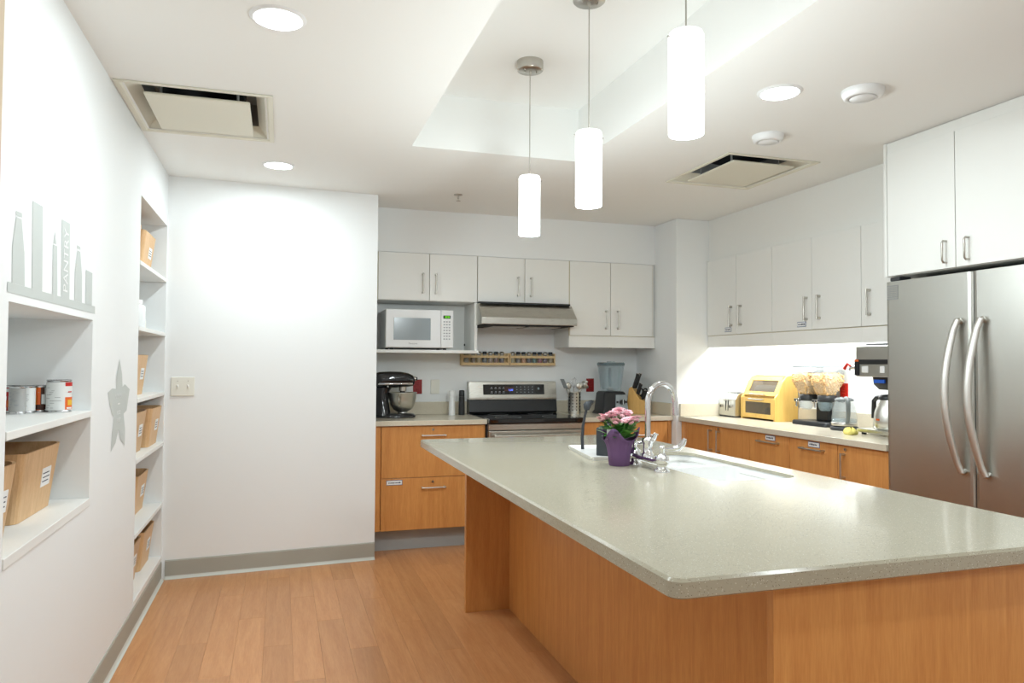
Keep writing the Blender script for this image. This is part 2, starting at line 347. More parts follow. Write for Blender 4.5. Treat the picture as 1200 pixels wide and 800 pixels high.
# right run (faces -x): local x runs towards the camera
FX = 3.068; DR = XR-FX-.003
def rloc(y): return (FX, y, 0)
R90 = -PI/2
t = base_unit('base_cabinet', 'maple two-door base cabinet under the toaster beside the column', rloc(YCOL-.003), R90, YCOL-.003-4.282, DR)
front(t, 'filler', 0, .072, TOE, BH, 'maple')
x1 = YCOL-.003-4.690; x2 = YCOL-.003-4.282
q = front(t, 'door', .072, x1, TOE, BH, 'maple'); pull(q, (x1-.05, -.02, .72), (x1-.05, -.02, .862), (0, -.03, 0), 'alu')
q = front(t, 'door', x1, x2, TOE, BH, 'maple', gap=.001); pull(q, (x1+.055, -.02, .72), (x1+.055, -.02, .862), (0, -.03, 0), 'alu'); lock(q, x1+.04, .882, -.02)
def drawers(label, y0, y1, hc, hw, tx):
    t = base_unit('drawer_cabinet', label, rloc(y0), R90, y0-y1-.0, DR); w = y0-y1
    for z0, z1 in ((.66, BH), (.41, .66), (TOE, .41)):
        q = front(t, 'drawer', .0, w, z0, z1, 'maple'); c = hc; zz = z1-.054
        pull(q, (c-hw/2, -.02, zz), (c+hw/2, -.02, zz), (0, -.03, 0), 'alu')
        if z1 == BH: tagplate(q, tx, .874, -.02, .1, .034)
drawers('maple drawer cabinet below the bread box, beside the two-door unit', 4.281, 3.871, .213, .19, .225)
drawers('maple drawer cabinet below the cereal dispenser with one horizontal bar handle', 3.869, 3.454, .217, .18, .222)
t = base_unit('base_cabinet', 'maple single-door base cabinet next to the refrigerator', rloc(3.453), R90, .376, DR)
q = front(t, 'door', 0, .376, TOE, BH, 'maple'); pull(q, (.055, -.02, .715), (.055, -.02, .845), (0, -.03, 0), 'alu'); lock(q, .062, .874, -.02)

# worktops of the runs
def top_poly(name, poly, label, splash):
    mb = MB().prism(poly, 'z', HC-.036, HC, 'back_stone', .003); o = tag(mb.build(name), label, 'countertop')
    for s, lb in splash: tag(MB().box(*s, HC+.0005, HC+.1, 'back_stone', .002).build('backsplash'), lb, 'backsplash')
    return o
YC = 5.219
top_poly('countertop', rectl(.634, 1.458, YC, YB-.002), 'beige speckled countertop under the stand mixer, left of the range', [((.634, 1.458, YB-.022, YB-.002), 'low beige backsplash strip behind the stand mixer')])
top_poly('countertop', rectl(2.222, XCOL-.002, YC, YB-.002), 'beige speckled countertop under the blender, right of the range', [((2.222, XCOL-.002, YB-.022, YB-.002), 'low beige backsplash strip behind the blender'), ((XCOL-.022, XCOL-.002, YC+.004, YB-.023), 'low beige backsplash strip along the column beside the knife block')])
top_poly('countertop', rectl(3.024, XR-.002, 3.076, YCOL-.002), 'long beige countertop along the right wall beneath the bright under-cabinet light', [((XR-.022, XR-.002, 3.076, YCOL-.023), 'low beige backsplash strip along the right wall behind the bread box'), ((3.03, XR-.002, YCOL-.022, YCOL-.002), 'low beige backsplash strip on the column front behind the toaster')])

# upper cabinets
def upper(label, loc, rz, w, d, z0, z1, doors, hz, flag=None, valance=0, tags=()):
    t = thing('wall_cabinet', label, 'cabinet', loc, rz)
    mb = MB().box(0, w, .001, d, z0, z1, 'melamine'); mb.build('body', None, t)
    for (x0, x1, hx) in doors:
        q = MB().box(x0+.002, x1-.002, -.02, 0, z0+.003, z1-.002, 'melamine', .0015).build('door', None, t)
        for xe in (x0, x1): MB().box(xe-.0028, xe+.0028, -.013, -.001, z0+.003, z1-.002, 'edge_band').build('edge_band', None, q)
        if hx: pull(q, (hx, -.02, hz), (hx, -.02, hz+.14), (0, -.028, 0), 'nickel', .006)
        for tx in tags:
            if x0 < tx < x1: tagplate(q, tx, z0+.04, -.02, .085, .034)
    if valance: MB().box(0, w, -.012, .006, z0-valance, z0-.002, 'melamine', .001).box(0, w, -.012, .0, z0-.0025, z0+.0005, 'edge_band').build('valance', None, t)
    return t
UB = YS+.012; UD = YB-UB-.003
t = upper('white two-door wall cabinet above the microwave', (.652, UB, 0), 0, .803, UD, 1.822, 2.186, [(.034, .424, .372), (.424, .803, .472)], 1.885)
mb = MB().box(0, .022, -.018, UD, 1.425, 1.82, 'melamine').box(.781, .803, -.018, UD, 1.425, 1.82, 'melamine').box(.022, .781, UD-.012, UD, 1.45, 1.82, 'melamine')
mb.build('open_compartment', None, t); MB().box(-.016, .815, -.03, UD, 1.425, 1.449, 'melamine', .002).box(-.016, .815, -.026, UD-.01, 1.4245, 1.4252, 'edge_band').build('shelf', None, t)
upper('white two-door wall cabinet above the range hood', (1.456, UB, 0), 0, .768, UD, 1.828, 2.186, [(0, .388, .33), (.388, .768, .438)], 1.887)
t = upper('white two-door wall cabinet above the blender beside the column', (2.226, UB, 0), 0, XCOL-2.229, UD, 1.578, 2.186, [(.004, .366, .322), (.366, .754, .43)], 1.642, valance=.095)
MB().box(0, .018, .007, UD, 1.484, 1.578, 'melamine').build('side_panel', None, t)
MB().cyl((.4, .05, 1.478), (.4, .05, 1.578), .012, 'nickel', 12).build('light_knob', None, t)
y0 = YCOL-.003
ds = [(5.185, 4.773, 4.828), (4.773, 4.349, 4.708), (4.349, 3.942, 3.988), (3.942, 3.518, 3.868), (3.518, 3.10, 3.448)]
def rup(label, i0, i1, yend, tags=()):
    ya = min(ds[i0][0], y0); L = ya-yend
    t = upper(label, (XS, ya, 0), R90, L, XR-XS-.003, 1.578, 2.182, [(max(0, ya-min(a, y0)), ya-b, ya-h) for a, b, h in ds[i0:i1]], 1.65, valance=.094, tags=[ya-q for q in tags])
rup('white two-door wall cabinet over the toaster, with a small label', 0, 2, 4.3495, (4.875,)); rup('white two-door wall cabinet over the bread box and cereal dispenser', 2, 4, 3.5185, (4.04,)); rup('white wall cabinet over the coffee brewer next to the refrigerator', 4, 5, 3.076)
# fridge surround and the tall cabinet above it
t = thing('wall_cabinet', 'tall white two-door cabinet above the refrigerator reaching the ceiling', 'cabinet', (3.042, 3.072, 0), R90)
MB().box(0, 1.04, .001, XR-3.045, 1.812, C-.003, 'melamine').build('body', None, t)
MB().box(0, .018, -.02, .001, 1.812, C-.003, 'melamine').box(.018, 1.04, -.012, .001, 2.462, C-.003, 'melamine').build('filler', None, t)
for x0, x1, hx in ((.02, .426, .377), (.426, .832, .496)):
    q = MB().box(x0+.002, x1-.002, -.02, 0, 1.814, 2.46, 'melamine', .0015).build('door', None, t); uarc(q, (hx, -.02, 1.842), (hx, -.02, 1.944), (0, -.028, 0))
MB().box(.834, 1.04, -.02, 0, 1.814, 2.46, 'melamine', .0015).build('filler_panel', None, t)

# ------------------------------------------------------------------ refrigerator
t = thing('refrigerator', 'large stainless steel french-door refrigerator with two bowed handles', 'refrigerator', (3.0216, 3.066, 0), R90)
FWD = 1.01; FS = .504
MB().box(.004, FWD-.004, .075, XR-3.03, .03, 1.785, 'charcoal', .004).box(.02, FWD-.02, .09, .55, 0, .03, 'black').build('body', None, t)
MB().box(FS-.006, FS+.006, .012, .074, .62, 1.78, 'black').build('gap_shade_strip', None, t)  # black strip set behind the door gap to paint its shade
for x0, x1 in ((0, FS-.003), (FS+.003, FWD)):
    mb = MB(); rings = []
    for x, y in ((x0, .012), (x0+.006, .003), (x0+.02, 0), (x1-.02, 0), (x1-.006, .003), (x1, .012), (x1, .07), (x0, .07)): rings.append((x, y))
    mb.prism(rings, 'z', .62, 1.785, 'fridge_steel'); q = mb.build('door', None, t)
    cx = FS-.07 if x0 == 0 else FS+.05; pts = []
    for k in range(17):
        s = k/16; z = .855+s*.71; bow = math.sin(PI*s); pts.append((cx-.028*(bow)+(.01 if k in (0, 16) else 0)+.012*(1-s), -.02-.05*bow, z))
    MB().tube(pts, [.016+.004*math.sin(PI*k/16) for k in range(17)], 'handle_alu', 12, flat=.75).tube([pts[0], (pts[0][0], .004, pts[0][2]+.012)], .011, 'alu').tube([pts[-1], (pts[-1][0], .004, pts[-1][2]-.012)], .011, 'alu').build('handle', None, q)
    if x0 == 0:
        g = MB().box(.012, .082, -.0022, .001, 1.69, 1.765, 'vent_grey')
        for k in range(9):
            for j in range(7): g.box(.017+k*.007, .021+k*.007, -.003, -.002, 1.697+j*.0095, 1.7015+j*.0095, 'nickel')
        g.build('badge', None, q)
q = MB().box(0, FWD, 0, .07, .06, .612, 'fridge_steel', .006).build('freezer_drawer', None, t); pull(q, (.08, 0, .55), (FWD-.08, 0, .55), (0, -.055, 0), 'alu', .012)
for x in (.03, FWD-.09): MB().box(x, x+.06, .0, .08, 1.786, 1.806, 'charcoal', .004).build('hinge_cap', None, t)

# ------------------------------------------------------------------ island
IX0, IX1, IY0, IY1 = .722, 1.946, 1.255, 3.9425
SX0, SX1, SY0, SY1 = 1.478, 1.838, 2.262, 3.07
hole = rrect(SX0, SX1, SY0, SY1, .07, 6)
mb = MB(); IT = .04; e = .006
o1 = rrect(IX0, IX1, IY0, IY1, .03, 5); o0 = rrect(IX0+e, IX1-e, IY0+e, IY1-e, .026, 5)
holed(mb, o0, [hole], HC, None); wall_band(mb, o0, HC, o1, HC-e, None, True); wall_band(mb, o1, HC-e, o1, HC-IT+.004, None, True); wall_band(mb, o1, HC-IT+.004, o0, HC-IT, None, True)
holed(mb, o0, [hole], HC-IT, None); wall_band(mb, hole, HC, hole, HC-.013, None, True)
mb.mats = ['island_stone']; tag(mb.build('island_countertop'), 'grey-beige speckled stone countertop of the big island', 'countertop')
t = thing('kitchen_island', 'big maple island base with end panels under the stone top', 'island', (0, 0, 0)); IB = HC-IT-.001
PX = .982
MB().box(PX, 1.90, 1.30, 1.322, 0, IB, 'maple', .001).build('end_panel', None, t)
MB().box(PX-.01, 1.90, 3.89, 3.925, 0, IB, 'maple', .001).build('end_panel', None, t)
MB().box(1.218, 1.24, 1.322, 3.889, 0, IB, 'maple', .001).build('side_panel', None, t)
MB().box(1.24, 1.46, 1.3225, 3.889, .1, IB, 'maple').box(1.46, 1.86, 1.3225, 2.24, .1, IB, 'maple').box(1.46, 1.86, 3.10, 3.889, .1, IB, 'maple').box(1.46, 1.86, 2.241, 3.099, .1, .66, 'maple').box(1.24, 1.8, 1.3225, 3.889, 0, .1, 'toe').build('body', None, t)
xs_ = [1.34, 1.85, 2.36, 2.87, 3.38, 3.87]
for i in range(5):
    m_ = MB().box(1.861, 1.88, xs_[i]+.002, xs_[i+1]-.002, .102, IB-.01, 'maple', .0015); q = m_.build('door', None, t)
    MB().cyl((1.91, xs_[i]+.06, .7), (1.91, xs_[i]+.06, .84), .006, 'alu', 10).cyl((1.88, xs_[i]+.06, .71), (1.91, xs_[i]+.06, .71), .006, 'alu', 8).cyl((1.88, xs_[i]+.06, .83), (1.91, xs_[i]+.06, .83), .006, 'alu', 8).build('handle', None, q)
# sink: two bowls under the stone
t = thing('sink', 'white double-bowl undermount sink set into the island', 'sink', (0, 0, 0)); ZT = HC-.014
bowls = [rrect(SX0-.004, SX1+.004, SY0-.004, 2.70, .06, 6), rrect(SX0-.004, SX1+.004, 2.735, SY1+.004, .06, 6)]
mb = MB(); ol = rrect(SX0-.02, SX1+.02, SY0-.02, SY1+.02, .07, 6)
holed(mb, ol, bowls, ZT, 'white_gloss'); 
for bl in bowls:
    cx = sum(p[0] for p in bl)/len(bl); cy = sum(p[1] for p in bl)/len(bl)
    def sc(f): return [(cx+(p[0]-cx)*f, cy+(p[1]-cy)*f) for p in bl]
    wall_band(mb, bl, ZT, sc(.97), ZT-.16, 'white_gloss', True); wall_band(mb, sc(.97), ZT-.16, sc(.9), ZT-.185, 'white_gloss', True); mb.add([(*p, ZT-.185) for p in sc(.9)], [list(range(len(bl)))], 'white_gloss')
wall_band(mb, ol, ZT, ol, ZT-.012, 'white_gloss'); mb.build('basin', None, t, flip=False)
for bl in bowls:
    cx = sum(p[0] for p in bl)/len(bl); cy = sum(p[1] for p in bl)/len(bl); MB().lathe([(.04, ZT-.184), (.036, ZT-.181), (.02, ZT-.183), (.0, ZT-.183)], 'chrome', 20, cx, cy).build('drain', None, t)

# faucet on the island
t = thing('faucet', 'chrome gooseneck bridge faucet with wrist-blade handles on the island', 'faucet', (1.405, 2.64, HC))
MB().box(-.024, .024, -.125, .125, .028, .048, 'chrome', .008).build('bridge', None, t)
for y in (-.115, .115):
    MB().lathe([(.03, 0), (.03, .008), (.02, .014), (.02, .03), (.026, .032), (.026, .058), (.018, .062), (.012, .07)], 'chrome', 18, 0, y).build('valve_body', None, t)
    s = 1
    MB().lathe([(.01, .068), (.01, .085), (.013, .09), (.009, .1), (0, .1)], 'chrome', 14, 0, y).tube([(0, y, .088), (.035, y-.012, .088), (.06, y-.02, .092), (.075, y-.026, .108), (.083, y-.03, .128)], [.006, .009, .012, .012, .008], 'chrome', 10, flat=.6).build('blade_handle', None, t)
MB().lathe([(.024, .046), (.024, .056), (.019, .06), (.019, .1), (.024, .104), (.024, .116), (.014, .122)], 'chrome', 20).build('spout_collar', None, t)
pts = [(0, 0, .1), (0, 0, .18), (0, 0, .255)]; R_ = .072; dx, dy = math.cos(.22), math.sin(.22)
for k in range(1, 17): a = PI-PI*k/16; q = R_+R_*math.cos(a); pts.append((q*dx, q*dy, .255+R_*1.12*math.sin(a)))
pts += [(2*R_*dx+.002, 2*R_*dy, .225), (2*R_*dx+.003, 2*R_*dy, .205)]
MB().tube(pts, .0115, 'chrome', 16).build('gooseneck', None, t)

# tray with brush and soap
TR = (1.385, 3.105, HC); TA = -.16
t = tag(MB().loft([[(x, y, z) for x, y in rrect(-a, a, -b, b, .015, 4)] for a, b, z in ((.075, .225, 0), (.08, .23, .016), (.076, .226, .016), (.072, .222, .008))], 'white_gloss', False).build('tray', None, None, TR, TA), 'white rectangular tray on the island beside the flower pot', 'tray')
zt = HC+.0085
t = thing('soap_dispenser', 'dark square soap pump bottle standing on the white tray', 'soap dispenser', (1.396, 2.995, zt), -.75)
MB().loft([[(x, y, z) for x, y in rrect(-a, a, -a, a, .006, 3)] for a, z in ((.041, 0), (.042, .004), (.042, .118), (.039, .123), (.018, .126))], 'charcoal', False).build('bottle', None, t)
MB().lathe([(.016, .124), (.016, .14), (.007, .142), (.007, .156), (.014, .158), (.014, .168), (0, .169)], 'black', 16).box(-.006, .045, -.007, .007, .157, .168, 'black', .003).build('pump', None, t)
t = thing('dish_brush', 'slim black dish brush standing upright on the white tray', 'brush', (1.376, 3.235, zt))
MB().tube([(0, 0, .0), (-.002, 0, .05), (.002, 0, .11), (.012, 0, .16), (.02, .0, .19)], [.008, .008, .007, .006, .007], 'dark_rubber', 10).build('handle', None, t)
MB().loft([[(.02+a*math.cos(q)+o, .02*math.sin(q)*1.2, z) for q in [2*PI*k/16 for k in range(16)]] for a, o, z in ((.008, 0, .185), (.016, .003, .198), (.02, .006, .212), (.014, .012, .225))], 'charcoal').build('head', None, t)
hb = MB()
for k in range(60): q = random.uniform(0, 2*PI); r = random.uniform(0, .018); hb.cyl((.03+r*math.cos(q)*.6, r*math.sin(q), .205), (.046+r*math.cos(q)*.9, r*math.sin(q)*1.3, .232-r*.3), .0012, 'black', 4)
hb.build('bristles', None, t)

# flowers in purple wrap
t = thing('potted_flower', 'pink kalanchoe in a purple felt pot on the island', 'potted plant', (1.327, 2.738, HC))
rings = []; NS = 48
def lobes(a): return .5+.5*math.cos(3*a+.6)
for r, z, lob in ((.040, 0, 0), (.043, .004, 0), (.046, .05, 0), (.052, .085, .1), (.060, .105, .5), (.068, .118, 1.)):
    rings.append([((r+.02*lob*lobes(a)**2+.0025*math.cos(9*a)*(z/.1))*math.cos(a), (r+.02*lob*lobes(a)**2+.0025*math.cos(9*a)*(z/.1))*math.sin(a), z+lob*.05*(lobes(a)**2-.25)) for a in [2*PI*k/NS for k in range(NS)]])
inner = [[(p[0]*.95, p[1]*.95, p[2]) for p in r] for r in rings[::-1]]
MB().loft(rings+inner[:-2], 'purple', True, cap=False).loft([rings[0], [(p[0]*.2, p[1]*.2, 0) for p in rings[0]]], 'purple').build('pot_wrap', None, t)
MB().lathe([(.0, .088), (.043, .086), (.042, .07)], 'soil', 20).build('soil', None, t)
def leafmesh(m):
    vs, fs = [], []; n = 6
    for i in range(n+1):
        s = i/n; wv = .5*math.sin(PI*min(1, s*.92+.05))**.7*.62; z = -.35*s*s
        vs += [(-wv, s, z+.12*wv), (0, s, z), (wv, s, z+.12*wv)]
    for i in range(n):
        for j in range(2): a = i*3+j; fs.append([a, a+1, a+4, a+3])
    return MB().add(vs, fs, m, True).mesh('leaf')
LM = [leafmesh('leaf'), leafmesh('leaf2')]
for k in range(46):
    o = link('leaf', LM[k % 3 == 0], t); a = k*2.399; lv = (k % 5)/5
    r = .02+.022*random.random(); o.location = (r*math.cos(a), r*math.sin(a), .112+.06*lv)
    o.rotation_euler = (random.uniform(.35, .9)+.2*lv, random.uniform(-.3, .3), a-PI/2); s = random.uniform(.045, .066); o.scale = (s, s, s)
sb = MB(); cl = []
for k in range(17):
    a = k*2.399+.4; r = .0 if k == 0 else (.034 if k < 6 else .07); z = .226 if k == 0 else (.214 if k < 6 else .19)+random.uniform(-.008, .008)
    cl.append((r*math.cos(a), r*math.sin(a), z)); sb.tube([(r*.2*math.cos(a), r*.2*math.sin(a), .1), (r*.7*math.cos(a), r*.7*math.sin(a), .15), cl[-1]], .0022, 'stem', 6)
sb.build('flower_stem', None, t)
def cluster():
    mb = MB()
    for k in range(26):
        a = k*2.399; rr = .027*math.sqrt(k/26); c = Vector((rr*math.cos(a), rr*math.sin(a), .012*math.cos(rr/.027*1.4)))
        m_ = 'pink' if k % 4 else 'pink2'; rot = random.random()*3
        for j in range(5):
            q = rot+j*2*PI/5; d = Vector((math.cos(q), math.sin(q), 0)); p = Vector((-d.y, d.x, 0)); n = Vector((0, 0, 1))+Vector((c.x, c.y, 0))*18
            tip = c+d*.0098+Vector((0, 0, .0005))
            mb.add([c, c+d*.006+p*.0042+Vector((0, 0, .0018)), tip, c+d*.006-p*.0042+Vector((0, 0, .0018))], [[0, 1, 2, 3]], m_)
    mb.ball((0, 0, -.006), .015, 'pink2', 10, (1, 1, .5)); return mb.mesh('flower_cluster')
CM = cluster()
for x, y, z in cl: o = link('flower_cluster', CM, t, (x, y, z)); o.rotation_euler = (-y*6, x*6, random.random()*6); o.scale = (.82, .82, .82)
link('plant_tag', MB().box(-.018, .018, -.0006, .0006, 0, .04, 'card').mesh('plant_tag'), t, (-.05, -.03, .11), -.5)

# ------------------------------------------------------------------ range and hood
RXX = 1.460; t = thing('range', 'stainless electric range with black glass cooktop on the back wall', 'range', (RXX, 5.20, 0))
RW = .758; RD = YB-5.20-.004
MB().box(0, RW, .03, RD, .09, .905, 'charcoal', .003).box(.03, RW-.03, .08, RD-.05, 0, .09, 'black').build('body', None, t)
MB().box(-.0, RW, -.022, RD-.09, .905, .94, 'black_glass', .006).build('cooktop', None, t)
for x, y, r in ((.2, .15, .1), (.56, .15, .08), (.2, .42, .08), (.56, .42, .1)): MB().lathe([(r, .9402), (r, .9406), (r-.003, .9406), (r-.003, .9402)], 'vent_grey', 36, x, y, cap=False).build('burner_ring', None, t)
MB().box(.004, RW-.004, -.005, .03, .855, .9, 'steel_h', .003).build('trim_strip', None, t)
q = MB().box(.004, RW-.004, -.015, .03, .25, .85, 'steel_h', .004).build('oven_door', None, t)
MB().box(.1, RW-.1, -.0165, -.014, .36, .68, 'black_glass').build('door_window', None, q)
MB().cyl((.03, -.06, .815), (RW-.03, -.06, .815), .014, 'steel_h', 16).cyl((.06, -.06, .815), (.06, -.014, .815), .01, 'steel_h').cyl((RW-.06, -.06, .815), (RW-.06, -.014, .815), .01, 'steel_h').build('handle', None, q)
MB().box(.004, RW-.004, -.012, .03, .1, .243, 'steel_h', .004).build('storage_drawer', None, t)
by = RD-.075
g = MB().prism([(by, .941), (by-.02, .955), (by, 1.055), (RD, 1.055), (RD, .941)], 'x', .0, RW, 'black').build('vent_strip', None, t)
g = MB().prism([(by-.012, 1.05), (by-.012, 1.068), (by+.012, 1.2), (RD-.003, 1.2), (RD-.003, 1.05)], 'x', .0, RW, 'steel_h', .004).build('backguard', None, t)
SL = math.atan2(.024, .132)
def bgT(x, z): return Matrix.Translation((x, by-.012+(z-1.068)*.1818-.0015, z)) @ Matrix.Rotation(PI/2-SL, 4, 'X')
pn = MB().box(-.265, .265, -.042, .042, -.002, .002, 'black_gloss', .001, T=bgT(RW/2+.005, 1.134))
T0 = bgT(RW/2+.005, 1.134) @ Matrix.Translation((0, 0, .0025))
for c in range(4):
    for r in range(2): pn.box(-.2+c*.034, -.186+c*.034, .012-r*.034, .02-r*.034, 0, .0005, 'grey_print', T=T0).box(-.205+c*.034, -.183+c*.034, .004-r*.034, .007-r*.034, 0, .0005, 'grey_print', T=T0)
for c in range(5):
    for r in range(3): pn.box(.02+c*.034, .028+c*.034, .018-r*.022, .024-r*.022, 0, .0005, 'grey_print', T=T0)
pn.box(.205, .222, -.002, .016, 0, .0006, 'oven_glass', T=T0)
pn.box(-.085, -.005, -.014, .022, 0, .0005, 'can_dark', T=T0)
pn.text('1:38', 'blue_led', T0 @ Matrix.Translation((-.03, -.006, .0012)), .022); pn.build('control_panel', None, g)

t = thing('range_hood', 'stainless steel under-cabinet range hood above the cooktop', 'range hood', (1.447, 0, 0)); HW = .78
MB().prism([(5.35, 1.648), (5.35, 1.70), (5.47, 1.812), (5.85, 1.812), (5.85, 1.648)], 'x', 0, HW, 'steel_h', .003).build('canopy', None, t)
MB().box(.02, HW-.02, 5.37, 5.83, 1.640, 1.648, 'vent_dark').build('underside', None, t)
for x in (.12, .42): MB().box(x, x+.26, 5.45, 5.75, 1.634, 1.640, 'nickel', .002).build('grease_filter', None, t)
MB().box(.02, HW-.02, 5.45, 5.6, 1.812, 1.826, 'black').build('top_gap_trim', None, t)

# ------------------------------------------------------------------ microwave
t = thing('microwave', 'white countertop microwave on the open shelf of the back cabinets', 'microwave', (.745, 5.500, 1.4505)); MWW, MWH = .515, .302
MB().box(0, MWW, .02, .34, .012, MWH, 'white_plastic', .006).build('body', None, t)
d = MB().box(0, .418, -.008, .0195, .016, MWH, 'white_plastic', .004).build('door', None, t)
MB().box(.058, .338, -.0095, -.007, .072, .238, 'oven_glass', .002).build('window', None, d)
Tm = lambda x, z: Matrix.Translation((x, -.0086, z)) @ Matrix.Rotation(PI/2, 4, 'X')
MB().text('Panasonic', 'grey_print', Tm(.205, .045), .017).build('lettering', None, d)
p = MB().box(.42, MWW, -.008, .0195, .016, MWH, 'white_plastic', .004).build('control_panel', None, t)
kp = MB().box(.436, .492, -.0095, -.007, .238, .262, 'display')
MB().text('12:21', 'green_led', Tm(.466, .25) @ Matrix.Translation((0, 0, .0012)), .019).build('clock_digits', None, p)
for r in range(7):
    for c in range(3): kp.box(.438+c*.02, .45+c*.02, -.0086, -.0078, .21-r*.022, .218-r*.022, 'oven_glass' if r in (0, 1, 6) else 'grey_print')
kp.build('display', None, p)
for x in (.05, .46):
    for y in (.05, .3): MB().lathe([(.014, 0), (.012, .013)], 'dark_rubber', 12, x, y).build('foot', None, t)

# ------------------------------------------------------------------ stand mixer
t = thing('stand_mixer', 'black stand mixer with steel bowl at the left end of the back counter', 'stand mixer', (.888, 5.58, HC))
def oval(cx, cz, ry, rz_, x, n=24, p=2.6): return [(x, ry*math.copysign(abs(math.cos(a))**(2/p), math.cos(a)), cz+rz_*math.copysign(abs(math.sin(a))**(2/p), math.sin(a))) for a in [2*PI*k/n for k in range(n)]]
MB().loft([[(cx+a*math.cos(q), b*math.sin(q), z) for q in [2*PI*k/28 for k in range(28)]] for cx, a, b, z in ((-.055, .155, .1, 0), (-.055, .158, .103, .012), (-.058, .145, .09, .028), (-.07, .1, .07, .034))], 'black_gloss').build('base', None, t)
MB().loft([[(cx+a*math.cos(q), b*math.sin(q), z) for q in [2*PI*k/24 for k in range(24)]] for cx, a, b, z in ((-.15, .062, .085, .02), (-.152, .056, .07, .07), (-.158, .05, .058, .13), (-.155, .055, .055, .19), (-.145, .065, .055, .225))], 'black_gloss').build('column', None, t)
MB().loft([oval(0, cz, ry, rz_, x) for x, cz, ry, rz_ in ((-.235, .285, .02, .02), (-.225, .283, .045, .045), (-.18, .282, .06, .062), (-.1, .284, .064, .064), (-.02, .286, .062, .06), (.04, .283, .055, .053), (.075, .278, .042, .042), (.088, .276, .026, .028))], 'black_gloss').build('head', None, t)
MB().loft([oval(0, .255, ry, .013, x, 20, 3) for x, ry in ((-.205, .04), (-.18, .0625), (-.1, .0665), (-.02, .0645), (.045, .056), (.07, .042))], 'chrome').build('trim_band', None, t)
MB().cyl((.07, 0, .292), (.1, 0, .292), .017, 'nickel', 16).cyl((.1, 0, .292), (.112, 0, .292), .012, 'black', 14).build('attachment_knob', None, t)
MB().cyl((0, 0, .24), (0, 0, .2), .03, 'nickel', 18).cyl((0, 0, .2), (0, 0, .185), .02, 'black', 14).build('beater_hub', None, t)
bw = MB().lathe([(.055, .02), (.06, .024), (.035, .036), (.04, .044), (.07, .062), (.092, .095), (.103, .14), (.107, .186), (.111, .19), (.105, .188), (.1, .142), (.088, .098), (.066, .067), (.0, .05)], 'steel', 36).build('bowl', None, t)
MB().tube([(-.04, -.098, .165), (-.05, -.135, .165), (-.05, -.145, .13), (-.045, -.13, .1), (-.035, -.085, .1)], .006, 'nickel', 10).build('bowl_handle', None, bw)
MB().ball((-.12, -.065, .235), .008, 'chrome').build('speed_knob', None, t)

# ------------------------------------------------------------------ small counter things
def mill(label, m, x, y):
    t = thing('spice_mill', label, 'mill', (x, y, HC)); MB().lathe([(.026, 0), (.026, .004), (.0235, .14), (.0235, .145)], m, 20).build('body', None, t); MB().lathe([(.0225, .146), (.0235, .15), (.0222, .192), (.018, .197), (0, .198)], m, 20).build('cap', None, t)
mill('tall white mill beside the range', 'white_plastic', 1.305, 5.72); mill('tall black mill beside the range', 'black', 1.385, 5.72)
def outlet(name, label, x, y, z, face, m, kind, w=.072, h=.115):
    t = thing(name, label, 'outlet' if kind == 'outlet' else 'wall plate', (x, y, z), face)
    MB().box(-w/2, w/2, -.007, -.0005, -h/2, h/2, m, .003).build('plate', None, t)
    if kind == 'outlet':
        for s in (-.028, .028):
            MB().box(-.017, .017, -.009, -.006, s-.02, s+.02, m, .004).box(-.007, -.0045, -.0095, -.0088, s-.002, s+.01, 'red_dark').box(.0045, .007, -.0095, -.0088, s-.002, s+.01, 'red_dark').box(-.003, .003, -.0095, -.0088, s-.013, s-.008, 'red_dark').build('socket', None, t)
    if kind == 'switch':
        for s in (-.03, .03):
            o = MB().box(s-.006, s+.006, -.009, -.006, -.013, .013, m, .001).build('switch_slot', None, t); MB().box(s-.004, s+.004, -.018, -.008, -.002, .009, 'white_plastic', .002).build('toggle', None, o)
        MB().cyl((-.03, -.008, .035), (-.03, -.006, .035), .003, 'nickel', 8).cyl((.03, -.008, .035), (.03, -.006, .035), .003, 'nickel', 8).build('screw', None, t)
    return t
outlet('wall_outlet', 'red wall outlet above the stand mixer bowl', 1.053, YB, 1.158, 0, 'red', 'outlet')
outlet('blank_plate', 'blank ivory wall plate between the red outlet and the range', 1.196, YB, 1.158, 0, 'ivory', 'blank')
outlet('wall_outlet', 'red wall outlet between the utensil crock and the blender', 2.56, YB, 1.165, 0, 'red', 'outlet')
outlet('wall_outlet', 'red wall outlet behind the kettle on the right wall', XR, 4.06, 1.17, R90, 'red_bright', 'outlet')
outlet('light_switch', 'white double toggle light switch on the partition wall', -.585, 5.0195, 1.193, math.atan2(.108, 1.32), 'ivory', 'switch', .135, .12)

# utensil crock
t = thing('utensil_crock', 'perforated steel utensil crock right of the range', 'crock', (2.315, 5.62, HC))
MB().lathe([(.052, 0), (.052, .178), (.054, .182), (.05, .18), (.05, .004), (0, .004)], 'steel', 28).build('cylinder', None, t)
hm = MB()
for c in range(10):
    a = c*2*PI/10+.3
    for r in range(6): z = .035+r*.026; hm.tube([(.0515*math.cos(a), .0515*math.sin(a), z), (.0528*math.cos(a), .0528*math.sin(a), z)], .0055, 'black', 8)
hm.build('perforations', None, t)
def utensil(name, label, base, tip, builder):
    t = thing(name, label, 'utensil', (2.315, 5.62, HC+.006)); MB().tube([base, tip], .0042, 'nickel', 8).build('handle', None, t); builder(t, Vector(tip), (Vector(tip)-Vector(base)).normalized())
def h_turner(t, p, d):
    T = Matrix.Translation(p) @ d.to_track_quat('Z', 'Y').to_matrix().to_4x4(); MB().box(-.035, .035, -.0015, .0015, 0, .085, 'oven_glass', .001, T=T).build('blade', None, t)
def h_spoon(t, p, d): MB().ball(p+d*.025, .03, 'steel', 12, (1, .35, 1)).build('bowl', None, t)
